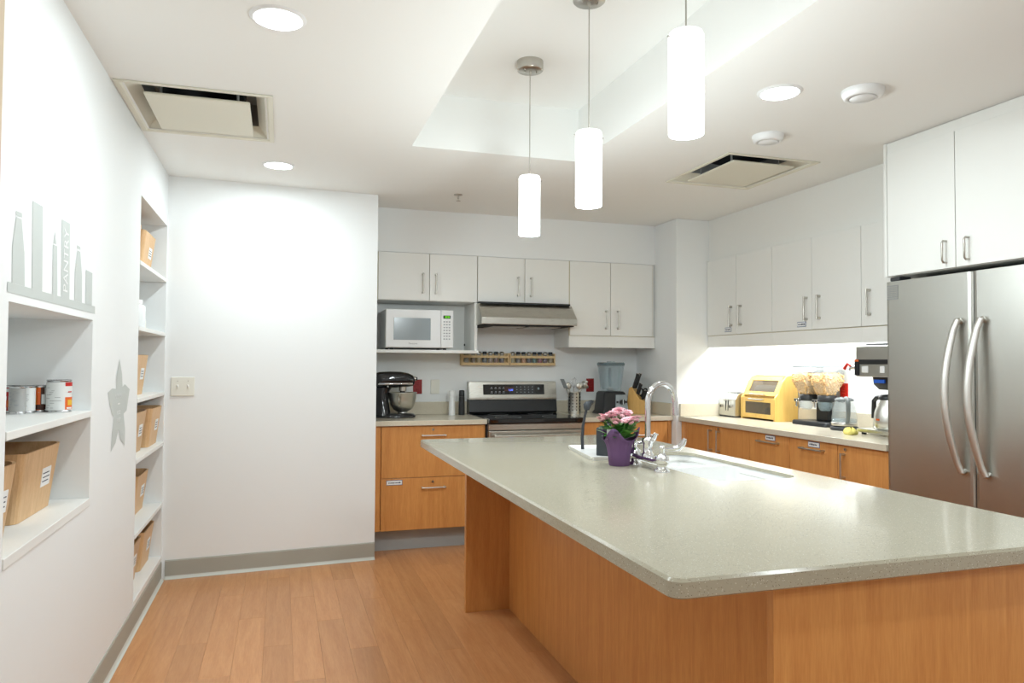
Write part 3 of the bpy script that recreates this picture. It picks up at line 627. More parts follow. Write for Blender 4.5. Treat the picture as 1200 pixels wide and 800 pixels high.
def h_ladle(t, p, d): MB().lathe([(.0, -.02), (.02, -.014), (.036, .01), (.038, .02), (.034, .01), (.018, -.01), (0, -.016)], 'steel', 18, T=Matrix.Translation(p+Vector((.028, 0, 0))) @ Matrix.Rotation(.9, 4, 'Y')).build('bowl', None, t)
def h_whisk(t, p, d):
    mb = MB()
    for k in range(4):
        a = k*PI/4; s = d.cross(Vector((math.cos(a), math.sin(a), .1))).normalized(); mb.tube([p, p+d*.03+s*.02, p+d*.065+s*.026, p+d*.09, p+d*.065-s*.026, p+d*.03-s*.02, p], .0013, 'chrome', 6)
    mb.build('wires', None, t)
def h_tongs(t, p, d): MB().tube([p, p+d*.04+Vector((.012, 0, 0)), p+d*.07+Vector((.02, 0, .0))], [.008, .014, .01], 'steel', 8, flat=.4).tube([p, p+d*.04-Vector((.012, 0, 0)), p+d*.07-Vector((.004, 0, .0))], [.008, .014, .01], 'steel', 8, flat=.4).build('jaws', None, t)
utensil('turner', 'wide turner leaning left in the utensil crock', (.02, .0, .0), (-.078, -.01, .205), h_turner)
utensil('slotted_spoon', 'steel spoon leaning left of centre in the utensil crock', (.02, -.02, 0), (-.042, .01, .2), h_spoon)
utensil('whisk', 'wire whisk in the middle of the utensil crock', (-.01, .02, 0), (.004, .02, .205), h_whisk)
utensil('ladle', 'steel ladle leaning right in the utensil crock', (-.02, -.02, 0), (.05, -.012, .225), h_ladle)
utensil('tongs', 'steel tongs leaning far right in the utensil crock', (-.02, .01, 0), (.072, .012, .2), h_tongs)
utensil('serving_spoon', 'large steel spoon between whisk and ladle in the utensil crock', (0, -.03, 0), (.028, -.03, .2), h_spoon)

# blender
t = thing('blender', 'black countertop blender with clear jar right of the range', 'blender', (2.635, 5.6, HC), .0)
def sq(a, b, z, r=.02, ox=0, oy=0): return [(x+ox, y+oy, z) for x, y in rrect(-a, a, -b, b, r, 4)]
MB().loft([sq(.125, .11, 0), sq(.125, .11, .012), sq(.112, .1, .03), sq(.098, .09, .17), sq(.085, .08, .185), sq(.06, .06, .187)], 'black').build('base', None, t)
Tp = Matrix.Translation((.045, -.0975, .1)) @ Matrix.Rotation(-.07, 4, 'X')
p = MB().prism([(-.05, -.065), (.062, -.065), (.05, .06), (-.046, .06)], 'y', -.008, .012, 'oven_glass', .002, T=Tp).build('control_panel', None, t)
MB().cyl(Tp @ Vector((.006, -.006, 0)), Tp @ Vector((.006, -.03, 0)), .021, 'black', 20).box(.002, .01, -.036, -.006, -.021, .021, 'chrome', .002, T=Tp).build('dial', None, p)
for x in (-.035, .045): MB().box(x-.008, x+.008, -.014, -.006, -.008, .008, 'black', .002, T=Tp).build('switch', None, p)
MB().loft([sq(.068, .068, .187, .02), sq(.072, .072, .23, .02), sq(.088, .088, .4, .02), sq(.084, .084, .4, .018), sq(.068, .068, .23, .018), sq(.055, .055, .2, .015)], 'jar_glass', True, cap=False).build('jar', None, t)
for s in (-1, 1): MB().tube([(s*.03, -.0735, .24), (s*.036, -.0875, .37)], .0035, 'jar_glass', 6).build('jar_rib', None, t)
MB().lathe([(0, .19), (.03, .19), (.035, .205), (.012, .215), (0, .216)], 'nickel', 14).build('blade_hub', None, t)
MB().loft([sq(.091, .091, .4, .025), sq(.093, .093, .404, .025), sq(.093, .093, .42, .025), sq(.085, .085, .426, .02)], 'lid_smoke').lathe([(.035, .426), (.033, .436), (0, .437)], 'jar_glass', 20).build('lid', None, t)
MB().tube([(.03, .085, .37), (.05, .125, .36), (.05, .13, .29), (.045, .115, .23), (.03, .072, .235)], .011, 'charcoal', 10).build('jar_handle', None, t)

# knife block
t = thing('knife_block', 'light wooden knife block beside the column', 'knife block', (2.87, 5.55, HC), .0)
MB().prism([(-.095, 0), (.085, 0), (.085, .1), (.02, .125), (-.045, .225), (-.07, .21)], 'x', -.065, .065, 'block', .004, T=Matrix.Rotation(PI*.27, 4, 'Z') @ Matrix.Rotation(PI, 4, 'Z')).build('block', None, t)
kT = Matrix.Rotation(PI*.27, 4, 'Z') @ Matrix.Rotation(PI, 4, 'Z')
def kn(label, x, y, z, L, r, grp):
    p = kT @ Vector((x, y, z)); d = (kT.to_3x3() @ Vector((0, .30, .95))).normalized(); t2 = thing('kitchen_knife', label, 'knife', tuple(Vector((2.87, 5.55, HC))+p))
    MB().tube([d*-.006, d*L*.3, d*L*.7, d*L], [r, r*1.15, r, r*1.25], 'black', 10, flat=.6).build('handle', None, t2); MB().tube([d*L*.97, d*L*1.03], r*1.2, 'nickel', 8, flat=.6).build('end_cap', None, t2)
K = [('long black-handled knife, topmost left in the knife block', .045, -.035, .218, .12, .011), ('black-handled knife, second from left at the top of the knife block', .015, -.035, .218, .115, .011), ('black-handled knife, third from left at the top of the knife block', -.015, -.035, .218, .105, .010), ('black-handled knife, rightmost at the top of the knife block', -.045, -.035, .218, .12, .012), ('short black-handled knife low on the left of the knife block', .04, -.005, .17, .09, .009), ('short black-handled knife low in the middle of the knife block', .01, .0, .163, .085, .009)]
for k in K: kn(*k, None)
for i in range(4):
    kn(('small steak knife, %s in the lowest knife block row' % ['leftmost', 'second from left', 'third from left', 'rightmost'][i]), .036-.024*i, .035, .121, .075, .007, None)
p = kT @ Vector((-.035, .012, .148)); t2 = thing('kitchen_scissors', 'black-handled scissors pushed into the front of the knife block', 'scissors', tuple(Vector((2.87, 5.55, HC))+p))
for s in (-1, 1):
    c = Vector((.02*s, -.025, .03)); MB().tube([c+Vector((.021*math.cos(a), -.01*math.sin(a), .03*math.sin(a))) for a in [2*PI*k/14 for k in range(15)]], .006, 'black', 8).build('finger_loop', None, t2)
MB().tube([(0, .005, -.01), (0, -.02, .012)], .009, 'black', 8).build('pivot', None, t2)

# spice racks with jars
def rack(label, x0, x1):
    t = thing('spice_rack', label, 'rack', ((x0+x1)/2, YB, 1.333)); a = (x1-x0)/2
    MB().box(-a, a, -.062, -.001, 0, .012, 'pine', .001).build('bottom_board', None, t); MB().box(-a, a, -.008, -.001, .012, .1, 'pine').build('back_board', None, t)
    for z in (.012, .06): MB().box(-a, a, -.064, -.057, z, z+.02, 'pine', .001).build('front_rail', None, t) if z > .02 else MB().box(-a, a, -.066, -.0625, 0, .022, 'pine', .001).build('front_rail', None, t)
    for s in (-1, 1): MB().box(s*a-(.0 if s < 0 else .01), s*a+(.01 if s < 0 else 0), -.062, -.009, .0125, .1, 'pine', .001).build('end_board', None, t)
rack('left pine spice rack on the back wall under the microwave shelf', 1.40, 1.806); rack('right pine spice rack on the back wall under the range hood', 1.812, 2.215)
ORD = ['first', 'second', 'third', 'fourth', 'fifth', 'sixth', 'seventh', 'eighth', 'ninth']
def jar(label, x, mcol, cap, grp):
    t = thing('spice_jar', label, 'jar', (x, YB-.034, 1.3455), 0, grp)
    MB().lathe([(.018, 0), (.0195, .003), (.0195, .05), (.0, .051)], mcol, 14).build('spice', None, t); MB().lathe([(.0202, 0), (.0204, .066), (.016, .074), (.016, .08)], 'jar_glass', 14, cap=False).build('glass', None, t); MB().lathe([(.0175, .08), (.0178, .1), (0, .101)], cap, 14).build('cap', None, t)
for i in range(6): jar('small spice jar, %s from the left in the left spice rack' % ORD[i+1], 1.505+i*.049, 'spice%d' % i, 'nickel' if i % 2 else 'charcoal', 'spice jars on the back wall')
for i in range(8): jar('small spice jar, %s from the left in the right spice rack' % ORD[i], 1.845+i*.048, 'spice%d' % (6+i), 'charcoal' if i % 3 else 'nickel', 'spice jars on the back wall')
t = thing('oil_bottle', 'clear bottle with dark pourer at the left end of the left spice rack', 'bottle', (1.447, YB-.034, 1.3455))
MB().lathe([(.02, 0), (.021, .004), (.021, .1), (.01, .115), (.0095, .13)], 'jar_glass', 14).build('glass', None, t); MB().lathe([(.011, .13), (.011, .14), (.022, .15), (.02, .16), (.006, .168), (.005, .178)], 'black', 12).build('pourer', None, t)

# ------------------------------------------------------------------ right counter things
t = thing('toaster', 'brushed steel four-slot toaster at the far end of the right counter', 'toaster', (3.375, 5.142, HC), R90)
TW, TD, TH = .215, .22, .19
MB().prism([(0, .02), (.004, .012), (TD-.004, .012), (TD, .02), (TD, TH-.05), (TD-.03, TH-.008), (TD-.06, TH), (.06, TH), (.03, TH-.008), (.006, TH-.05)], 'x', .014, TW-.014, 'steel').build('shell', None, t)
for x in (.0, TW-.014): MB().prism([(0, .02), (.004, .012), (TD-.004, .012), (TD, .02), (TD, TH-.05), (TD-.03, TH-.006), (TD-.06, TH+.001), (.06, TH+.001), (.03, TH-.006), (.006, TH-.05)], 'x', x, x+.014, 'steel', .003).build('end_cap', None, t)
MB().box(.006, TW-.006, .006, TD-.006, 0, .012, 'black').build('base', None, t)
for x in (.092, .123):
    q = MB().box(x-.0035, x+.0035, .0005, .006, .05, .14, 'black').build('lever_slot', None, t); MB().box(x-.009, x+.009, -.016, .006, .128, .138, 'nickel', .002).build('lever', None, q)
for x in (.045, .17): MB().cyl((x, .006, .085), (x, -.014, .085), .012, 'nickel', 16).box(x-.002, x+.002, -.018, -.013, .075, .095, 'black').build('dial', None, t)
for x in (.05, .1, .14, .185): MB().box(x-.012, x+.012, .05, TD-.05, TH-.001, TH+.0012, 'black').build('bread_slot', None, t)

t = thing('bread_box', 'bamboo two-tier bread box with glass doors on the right counter', 'bread box', (3.42, 4.912, HC), R90); BW, BD, BHH = .415, .2, .335
prof = [(0, 0), (BD, 0), (BD, BHH), (.13, BHH), (.10, BHH-.012), (.07, BHH-.045), (.03, .2), (.006, .175), (0, .16)]
for x in (0, BW-.02): MB().prism(prof, 'x', x, x+.02, 'bamboo', .002).build('side_panel', None, t)
MB().box(.02, BW-.02, .012, BD-.012, .012, .026, 'bamboo').build('bottom_board', None, t); MB().box(.02, BW-.02, .03, BD-.012, .166, .176, 'bamboo').build('middle_shelf', None, t)
MB().box(.02, BW-.02, .125, BD, BHH-.016, BHH-.002, 'bamboo').build('top_board', None, t); MB().box(.02, BW-.02, BD-.012, BD-.001, .026, BHH-.016, 'bamboo').build('back_board', None, t)
def glassdoor(T, w, h, label):
    fr = .032; d = MB().box(0, w, -.012, 0, 0, fr, 'bamboo', .001, T=T).box(0, w, -.012, 0, h-fr, h, 'bamboo', .001, T=T).box(0, fr, -.012, 0, fr, h-fr, 'bamboo', .001, T=T).box(w-fr, w, -.012, 0, fr, h-fr, 'bamboo', .001, T=T).build('door', None, t)
    MB().box(fr, w-fr, -.007, -.004, fr, h-fr, 'smoke_glass', T=T).build('pane', None, d)
    return d
d = glassdoor(Matrix.Translation((.021, .012, .014)), BW-.042, .152, ''); pull(d, (.13, 0, .155), (.28, 0, .155), (0, -.018, 0), 'alu', .005)
sl = math.atan2(.075, .152)
d = glassdoor(Matrix.Translation((.021, .03, .178)) @ Matrix.Rotation(-sl, 4, 'X'), BW-.042, .158, ''); pull(d, (.13, .012, .192), (.28, .012, .192), (0, -.018, 0), 'alu', .005)
MB().loft([[(x, .1+a*math.cos(q)*.9, .062+a*math.sin(q)*.7) for q in [2*PI*k/16 for k in range(16)]] for x, a in ((.2, .02), (.21, .045), (.28, .05), (.34, .045), (.35, .02))], 'bread').build('bread_loaf', None, t)
MB().loft([[(x, .12+a*math.cos(q), .222+a*math.sin(q)*.8) for q in [2*PI*k/16 for k in range(16)]] for x, a in ((.06, .02), (.07, .045), (.2, .05), (.3, .045), (.31, .02))], 'can_white').build('bread_bag', None, t)

t = thing('cereal_dispenser', 'double cereal dispenser with clear hoppers on a black stand', 'cereal dispenser', (3.53, 4.18, HC), R90)
MB().loft([[(x, y, z) for x, y in rrect(-.175, .175, -.09, .09, .03, 5)] for z in (0, .022)]+[[(x*.96, y*.94, .03) for x, y in rrect(-.175, .175, -.09, .09, .03, 5)]], 'black').build('base', None, t)
MB().box(-.06, .06, .03, .07, .028, .19, 'black', .01).box(-.17, .17, .03, .06, .165, .2, 'black', .008).build('stand', None, t)
for s in (-1, 1):
    cx = s*.092
    def rq(a, z, b=None): return [(cx+x, y-.005, z) for x, y in rrect(-a, a, -(b or a), (b or a), min(a, b or a)*.55, 5)]
    h = MB().loft([rq(.04, .2), rq(.06, .235), rq(.08, .29), rq(.085, .33), rq(.086, .398), rq(.083, .398), rq(.082, .33), rq(.077, .29), rq(.057, .235), rq(.037, .2)], 'glass', True, cap=False).build('hopper', None, t)
    cm = MB().loft([rq(.035, .201), rq(.055, .236), rq(.075, .29), rq(.08, .325), rq(.078, .352), rq(.05, .362)], 'cereal', True)
    for k in range(420):
        z = random.uniform(.215, .36); a = .04+(min(z, .3)-.2)/.1*.038+(.003 if z > .3 else 0)
        if z > .352: px_, py_ = random.uniform(-.07, .07), random.uniform(-.07, .07)
        else:
            side = random.random(); q = random.uniform(-a*.85, a*.85); px_, py_ = (q, -a*.97) if side < .55 else ((-a*.97, q) if side < .78 else (a*.97, q))
        T_ = Matrix.Translation((cx+px_, py_-.005, z)) @ Matrix.Rotation(random.random()*6, 4, Vector((random.random()+.01, random.random(), random.random())).normalized())
        cm.box(-.006, .006, -.0055, .0055, -.0035, .0035, 'cereal' if k % 3 else 'cereal2', T=T_)
    o = cm.build('cereal', None, t); o['kind'] = 'stuff'
    MB().loft([rq(.088, .398), rq(.09, .402), rq(.09, .408), rq(.07, .414)], 'oven_glass', False).build('lid', None, t)
    MB().lathe([(.058, .165), (.062, .17), (.062, .205), (.05, .21)], 'black', 24, cx, -.005).build('collar', None, t)
    MB().loft([[(cx+a*math.cos(q), -.02+b*math.sin(q), z) for q in [2*PI*k/20 for k in range(20)]] for a, b, z in ((.05, .045, .165), (.048, .043, .13), (.03, .03, .105))], 'jar_glass', True).build('spout_cup', None, t)
    MB().cyl((cx-.02, -.06, .17), (cx-.02, -.085, .17), .012, 'chrome', 14).box(cx-.045, cx+.005, -.092, -.084, .158, .182, 'chrome', .004).box(cx-.025, cx-.014, -.094, -.083, .125, .172, 'chrome', .003).build('turn_knob', None, t)

t = thing('electric_kettle', 'glass electric kettle with grey handle on the right counter', 'kettle', (3.44, 3.835, HC), R90-.5)
MB().lathe([(.082, 0), (.085, .006), (.083, .02), (.07, .026)], 'charcoal', 28).build('power_base', None, t)
MB().lathe([(.074, .028), (.078, .034), (.077, .05), (.0, .05)], 'nickel', 28).build('heating_base', None, t)
MB().lathe([(.076, .05), (.077, .08), (.068, .14), (.055, .19), (.052, .19), (.065, .14), (.074, .08), (.073, .052)], 'glass', 28, cap=False).build('jug', None, t)
MB().lathe([(.074, .052), (.074, .072), (0, .072)], 'jar_glass', 24).build('water', None, t)
MB().lathe([(.056, .186), (.057, .196), (.04, .206), (.0, .208)], 'grey_plastic', 24).tube([(-.045, 0, .19), (-.075, 0, .2)], [.02, .01], 'grey_plastic', 10).build('lid', None, t)
MB().tube([(.045, 0, .203), (.09, 0, .198), (.1, 0, .17), (.098, 0, .1), (.078, 0, .055)], [.014, .016, .014, .013, .012], 'grey_plastic', 12).build('handle', None, t)

t = thing('coffee_brewer', 'commercial steel coffee brewer half hidden behind the refrigerator', 'coffee maker', (3.33, 3.615, HC), R90)
CW = .4; CDp = .29
MB().box(0, CW, .0, CDp, .012, .035, 'steel', .004).build('base_plate', None, t)
for x in (.03, CW-.03):
    for y in (.03, CDp-.03): MB().lathe([(.014, 0), (.014, .013)], 'black', 10, x, y).build('foot', None, t)
MB().box(.07, CW-.07, .2, CDp, .035, .36, 'steel', .004).build('column', None, t)
hd = MB().box(.0, CW, 0, CDp, .345, .53, 'steel', .004).build('head', None, t)
MB().box(.012, CW, -.003, .002, .42, .448, 'black').build('shadow_gap_strip', None, hd); MB().box(-.006, .03, -.006, .08, .352, .45, 'black', .003).build('corner_trim', None, hd)  # solid black strip stands in for a shaded gap across the head
MB().box(.05, .1, -.004, .001, .37, .41, 'card', .003).box(.19, .225, -.004, .001, .37, .41, 'card', .003).box(.0, .03, -.0085, -.005, .436, .448, 'can_orange').build('sticker', None, hd)
MB().box(.06, CW-.02, .02, CDp-.02, .53, .545, 'black', .004).build('top_lid', None, hd)
MB().loft([sq(.085, .085, .345, .04, .165, .11), sq(.08, .08, .3, .04, .165, .11), sq(.06, .06, .27, .04, .165, .11)], 'black').box(.12, .2, .02, .03, .31, .33, 'blue_plastic').build('brew_basket', None, t)
for z in (.2, .23, .255): MB().box(.16, .23, .192, .2, z, z+.012, 'black').build('vent_slot', None, t)
MB().tube([(.0, .02, .4), (-.04, .005, .4), (-.052, 0, .385)], .011, 'chrome', 10).build('hot_water_tap', None, t); MB().tube([(-.045, 0, .41), (-.062, -.004, .425), (-.085, -.008, .39)], [.009, .009, .011], 'red_bright', 8).build('tap_handle', None, t)
t = thing('coffee_carafe', 'steel coffee carafe with black handle on the brewer base', 'carafe', (3.42, 3.455, HC+.0355), R90)
MB().lathe([(.075, 0), (.082, .006), (.083, .05), (.078, .1), (.062, .15), (.052, .175)], 'steel', 28).build('body', None, t)
MB().lathe([(.054, .175), (.056, .19), (.045, .205), (0, .208)], 'black', 24).build('lid', None, t)
MB().tube([(-.045, 0, .19), (-.09, 0, .185), (-.112, 0, .165), (-.118, 0, .06)], [.013, .014, .014, .012], 'black', 10).build('handle', None, t)
MB().box(-.012, .012, -.0835, -.078, .055, .066, 'can_orange', .001).build('sticker', None, t)
mb = MB(); rg = []
for a, z in ((.85, 0), (1., .006), (.97, .018), (.7, .03), (.3, .034)): rg.append([((.075+.009*math.sin(3*q))*a*math.cos(q), (.036+.006*math.cos(4*q))*a*math.sin(q), z*(1+.25*math.sin(5*q))) for q in [2*PI*k/28 for k in range(28)]])
tag(mb.loft(rg, 'yellow').build('dish_cloth', None, None, (3.275, 3.60, HC), .9), 'crumpled yellow cloth beside the coffee brewer', 'cloth')

# under-cabinet light on the right
t = thing('under_cabinet_light', 'bright strip light beneath the right upper cabinets', 'light', (0, 0, 0))
MB().box(3.33, 3.40, 3.2, 5.1, 1.548, 1.577, 'white_plastic', .002).build('housing', None, t); MB().box(3.335, 3.395, 3.21, 5.09, 1.543, 1.548, 'strip_lens').build('diffuser', None, t)
ld = bpy.data.lights.new('strip_lamp', 'AREA'); ld.shape = 'RECTANGLE'; ld.size = .05; ld.size_y = 1.85; ld.energy = W_UNDER; ld.color = (.95, .98, 1)
link('strip_lamp', ld, t, (3.365, 4.15, 1.54))

# ------------------------------------------------------------------ bins, cans and jars in the niches
def bin_(label, x, y, z, w, rz=PI/2, h=.225, dp=.24, d0=.19, tagx=.1, wr=.86):
    t = thing('wooden_bin', label, 'bin', (x, y, z+.001), rz, 'wooden storage bins in the pantry niches'); n = 7
    def ring(s, inset, dip):
        a = w/2*(wr+(1-wr)*s)-inset; b = (d0+(dp-d0)*s)/2-inset; out = []
        for px_, py_ in rrect(-a, a, -b, b, .028, 4): out.append((px_, py_, h*s-dip*(1-(px_/a)**2)*(1 if abs(py_) > b*.6 else 0)))
        return out
    mb = MB().loft([ring(0, 0, 0), ring(.5, 0, 0), ring(1, 0, .012), ring(1, .007, .012), ring(.5, .007, 0), [(p[0], p[1], .008) for p in ring(.03, .007, 0)]], 'bin_wood', False)
    mb.build('basket', None, t)
    ang = math.atan2((dp-d0)/2, h); zc = h*.52; yb_ = -(d0+(dp-d0)*.52)/2
    T = Matrix.Translation((tagx*w, yb_-.001, zc)) @ Matrix.Rotation(ang, 4, 'X'); hw = min(.048, w*.2); q = MB().box(-hw, hw, -.001, .0008, -.032, .032, 'card', T=T)
    for r in range(3):
        xx = -hw*.8
        while xx < hw*.6:
            l_ = random.uniform(.004, .014); q.box(xx, min(xx+l_, hw*.85), -.0018, -.001, .012-r*.014, .0155-r*.014, 'ink', T=T); xx += l_+.004
    q.build('label', None, t); return t
bin_('large wooden bin with a white label in the near niche below the cans', -.885, 2.87, N1[2], .42, tagx=.16)
bin_('wooden bin at the near edge of the near niche, mostly cut off by the frame', -.857, 2.385, N1[2], .25, PI/2-.05, wr=.88)
bin_('wooden bin at the far end of the top shelf in the tall niche', -.85, 4.69, SH[0], .36); bin_('wooden bin at the hidden near end of the top shelf in the tall niche', -.86, 4.29, SH[0], .34, h=.235)
bin_('single wooden bin on the third shelf of the tall niche, light wood', -.855, 4.54, SH[2], .36)
bin_('wooden bin at the far end of the fourth shelf in the tall niche', -.815, 4.80, SH[3], .36); bin_('wooden bin holding a blue item on the fourth shelf of the tall niche', -.835, 4.40, SH[3], .36)
bin_('single wooden bin holding a tan packet on the fifth shelf of the tall niche', -.87, 4.72, SH[4], .36)
bin_('wooden bin at the far end of the bottom shelf in the tall niche', -.845, 4.80, .15, .36); bin_('wooden bin at the near end of the bottom shelf in the tall niche', -.85, 4.39, .15, .36)
tag(MB().loft([[(x*a, y*a, z) for x, y in rrect(-.1, .1, -.07, .07, .03, 4)] for a, z in ((.8, .02), (.95, .2), (.9, .25), (.5, .26))], 'blue_plastic').build('blue_bag', None, None, (-.835, 4.44, SH[3]+.004), PI/2), 'blue plastic packet inside a bin on the fourth shelf', 'packet')
tag(MB().loft([[(x*a, y*a, z) for x, y in rrect(-.09, .09, -.06, .06, .03, 4)] for a, z in ((.8, .02), (.95, .2), (.9, .235), (.5, .25))], 'bamboo').build('tan_bag', None, None, (-.87, 4.70, SH[4]+.004), PI/2), 'tan packet inside the bin on the fifth shelf', 'packet')
def pjar(label, x, y, r, h, m):
    t = thing('storage_jar', label, 'jar', (x, y, SH[1]+.0005)); MB().lathe([(r*.92, 0), (r, .006), (r, h*.78), (r*.7, h*.86)], m, 20).build('body', None, t); MB().lathe([(r*.75, h*.86), (r*.75, h), (0, h+.002)], 'white_gloss', 18).build('lid', None, t)
pjar('white lidded jar on the second shelf of the tall niche', -.80, 4.60, .062, .17, 'white_plastic'); pjar('small beige lidded jar on the second shelf of the tall niche', -.80, 4.76, .04, .08, 'ivory')
CAN = [('big white and red food can at the right of the can row', -.776, 3.075, .041, .118, [('can_white', 1.)]), ('small can with a colourful yellow and brown label beside the big can', -.842, 3.09, .026, .098, [('can_white', .12), ('can_yellow', .09), ('can_orange', .07), ('can_dark', .09), ('can_white', .12), ('can_orange', .51)]), ('small can with a pale printed label in the middle of the can row', -.868, 3.04, .026, .098, [('can_white', .55), ('can_grey', .45)]), ('small grey can in front of the red one', -.8825, 2.988, .026, .098, [('can_grey', .6), ('can_white', .4)]), ('small red and white can at the left end of the can row', -.927, 3.08, .026, .098, [('can_red', .6), ('can_white', .4)])]
for j, (lb, x, y, r, h, cols) in enumerate(CAN):
    t = thing('food_can', lb, 'can', (x, y, 1.1625), 0, 'cans on the near niche shelf')
    MB().lathe([(r*.97, 0), (r*.99, .003), (r*.96, .005), (r*.96, h-.005), (r*.99, h-.003), (r*.97, h), (r*.92, h-.003), (0, h-.004)], 'tin', 28).build('tin', None, t)
    mb = MB(); a0 = -2.95; seg = 36; pos = 0
    for cname, fr in cols:
        k0, k1 = int(pos*seg), int((pos+fr)*seg+.5); pos += fr; vs, fs = [], []
        for k in range(k0, k1+1): a = a0+2*PI*k/seg; vs += [(r*math.cos(a), r*math.sin(a), .008), (r*math.cos(a), r*math.sin(a), h-.008)]
        for k in range(k1-k0): fs.append([2*k, 2*k+2, 2*k+3, 2*k+1])
        mb.add(vs, fs, cname, True)
    lb_ = mb.build('paper_label', None, t, flip=False); pr = MB()
    def patch(z, dz, a, da, mm, lift=.0004):
        vs = []
        for q in range(7): aa = a+da*q/6; vs += [((r+lift)*math.cos(aa), (r+lift)*math.sin(aa), z), ((r+lift)*math.cos(aa), (r+lift)*math.sin(aa), z+dz)]
        pr.add(vs, [[2*q, 2*q+2, 2*q+3, 2*q+1] for q in range(6)], mm)
    for k in range(16 if j in (0, 2, 3) else 4): patch(.012+random.random()*(h-.03), .0016, -2.7+random.random()*1.2, random.uniform(.2, .55), 'can_grey' if j != 3 else 'grey_print')
    if j == 0:
        patch(.095, .014, -.85, 1.0, 'can_red'); patch(.01, .045, -.85, 1.0, 'can_orange'); patch(.025, .02, -.6, .7, 'can_yellow', .0008); patch(.012, .006, -.7, .6, 'can_white', .0008); patch(.072, .004, -.6, .5, 'can_red', .0008)
    if j == 1: patch(.01, .018, -2.2, 2., 'can_dark'); patch(.03, .035, -1.1, .6, 'can_white', .0008); patch(.06, .02, -2.0, .5, 'can_orange', .0008)
    if j == 4: patch(.01, .05, -2.9, 2.6, 'can_white'); patch(.02, .025, -2.0, .5, 'can_orange', .0008); patch(.075, .012, -2.2, .7, 'can_white', .0008)
    pr.build('print', None, lb_, flip=False)['kind'] = 'stuff'

# ------------------------------------------------------------------ wall decals (flat vinyl)
t = thing('wall_decal', 'grey vinyl bottle skyline decal reading PANTRY above the near niche', 'decal', (XL+.0006, 0, 0))
def poly_wall(name, pts, parent, m='decal', lift=0.):
    P_ = [on_x(XL, *p) for p in pts]; mb = MB(); n = len(P_)
    from mathutils.geometry import tessellate_polygon
    vs = [Vector((.0004, p.y, p.z)) for p in P_]; tri = [list(f) for f in tessellate_polygon([vs])]
    tri = [f if (vs[f[1]]-vs[f[0]]).cross(vs[f[2]]-vs[f[0]]).x > 0 else f[::-1] for f in tri]
    return mb.add(vs, tri, m).build(name, None, parent, flip=False)
poly_wall('strip', [(8.2, 329.8), (111, 359), (111, 367.7), (8.2, 342)], t)
poly_wall('bottle_shape', [(13.6, 331.2), (14, 288), (18.6, 254), (25, 257), (28.2, 296), (28.5, 335.5)], t); poly_wall('bottle_cap', [(18.4, 246.8), (25.4, 249.8), (25.4, 255), (18.4, 251.8)], t)
poly_wall('block_shape', [(37.2, 338), (37.8, 235), (50, 242), (49, 341.5)], t)
poly_wall('pen_shape', [(61.2, 345), (61.7, 286.5), (66.9, 288.5), (66.7, 346.5)], t); poly_wall('pen_tip', [(62.3, 285), (64.2, 270.5), (65.8, 286.5)], t)
poly_wall('text_block', [(71.5, 348), (71.9, 256.5), (81.7, 262), (81, 350.5)], t)
poly_wall('bottle_shape', [(87.1, 352), (87.5, 318), (90.5, 293.5), (93.8, 295), (95.8, 323), (95.6, 354.5)], t); poly_wall('bottle_cap', [(90, 287), (94, 289.5), (94, 293), (90, 291)], t)
poly_wall('block_shape', [(99.9, 356), (100.5, 316), (107.9, 320), (107.3, 358.5)], t)
a, b = on_x(XL, 76.4, 346), on_x(XL, 76.8, 263); L = b.z-a.z
T = Matrix(((0, 0, 1, .0014), (0, -1, 0, (a.y+b.y)/2), (1, 0, 0, (a.z+b.z)/2), (0, 0, 0, 1)))
tm = MB().text('PANTRY', 'decal_text', Matrix.Identity(4), 1.); xs2 = [v[0] for v in tm.v]; ys2 = [v[1] for v in tm.v]; wx = max(xs2)-min(xs2); wy = max(ys2)-min(ys2); mx_, my_ = (max(xs2)+min(xs2))/2, (max(ys2)+min(ys2))/2
tm.v = [tuple(T @ Vector(((v[0]-mx_)/wx*L*.9, (v[1]-my_)/wy*.052, 0))) for v in tm.v]; tm.build('lettering', None, t, flip=False)
t = thing('wall_decal', 'grey vinyl ribbon-shaped decal with small white words between the two niches', 'decal', (XL+.0006, 0, 0))
zz = [(145, 0), (118, 150), (115, 258), (80, 255), (45, 290), (58, 390), (80, 480), (95, 500), (80, 640), (68, 798), (110, 720), (135, 600), (150, 690), (188, 742), (190, 600), (178, 470), (205, 440), (230, 260), (190, 218), (170, 240), (165, 130)]
poly_wall('ribbon_shape', [(120+x/7.275, 420+y/7.275) for x, y in zz], t)
sm = MB()
def wall_text(st, u, v, hz, wy_):
    c = on_x(XL, u, v); q = MB().text(st, 'decal_text', Matrix.Identity(4), 1.); X = [p[0] for p in q.v]; Y = [p[1] for p in q.v]; wx = max(X)-min(X); wy2 = max(Y)-min(Y); cx, cy = (max(X)+min(X))/2, (max(Y)+min(Y))/2
    sm.add([(.0014, c.y+(p[0]-cx)/wx*wy_, c.z+(p[1]-cy)/wy2*hz) for p in q.v], q.f, 'decal_text')
for wd in (('NUTRITION', 138.6, 463.8, .02, .135), ('FOOD', 138.6, 483, .018, .075), ('RANGE', 138.4, 491.8, .018, .075)): sm = MB(); wall_text(*wd); sm.build('word', None, t, flip=False)
c_ = on_x(XL, 138.8, 472.8); MB().box(.001, .0014, c_.y-.025, c_.y+.025, c_.z-.003, c_.z+.003, 'decal_text').build('dash', None, t)

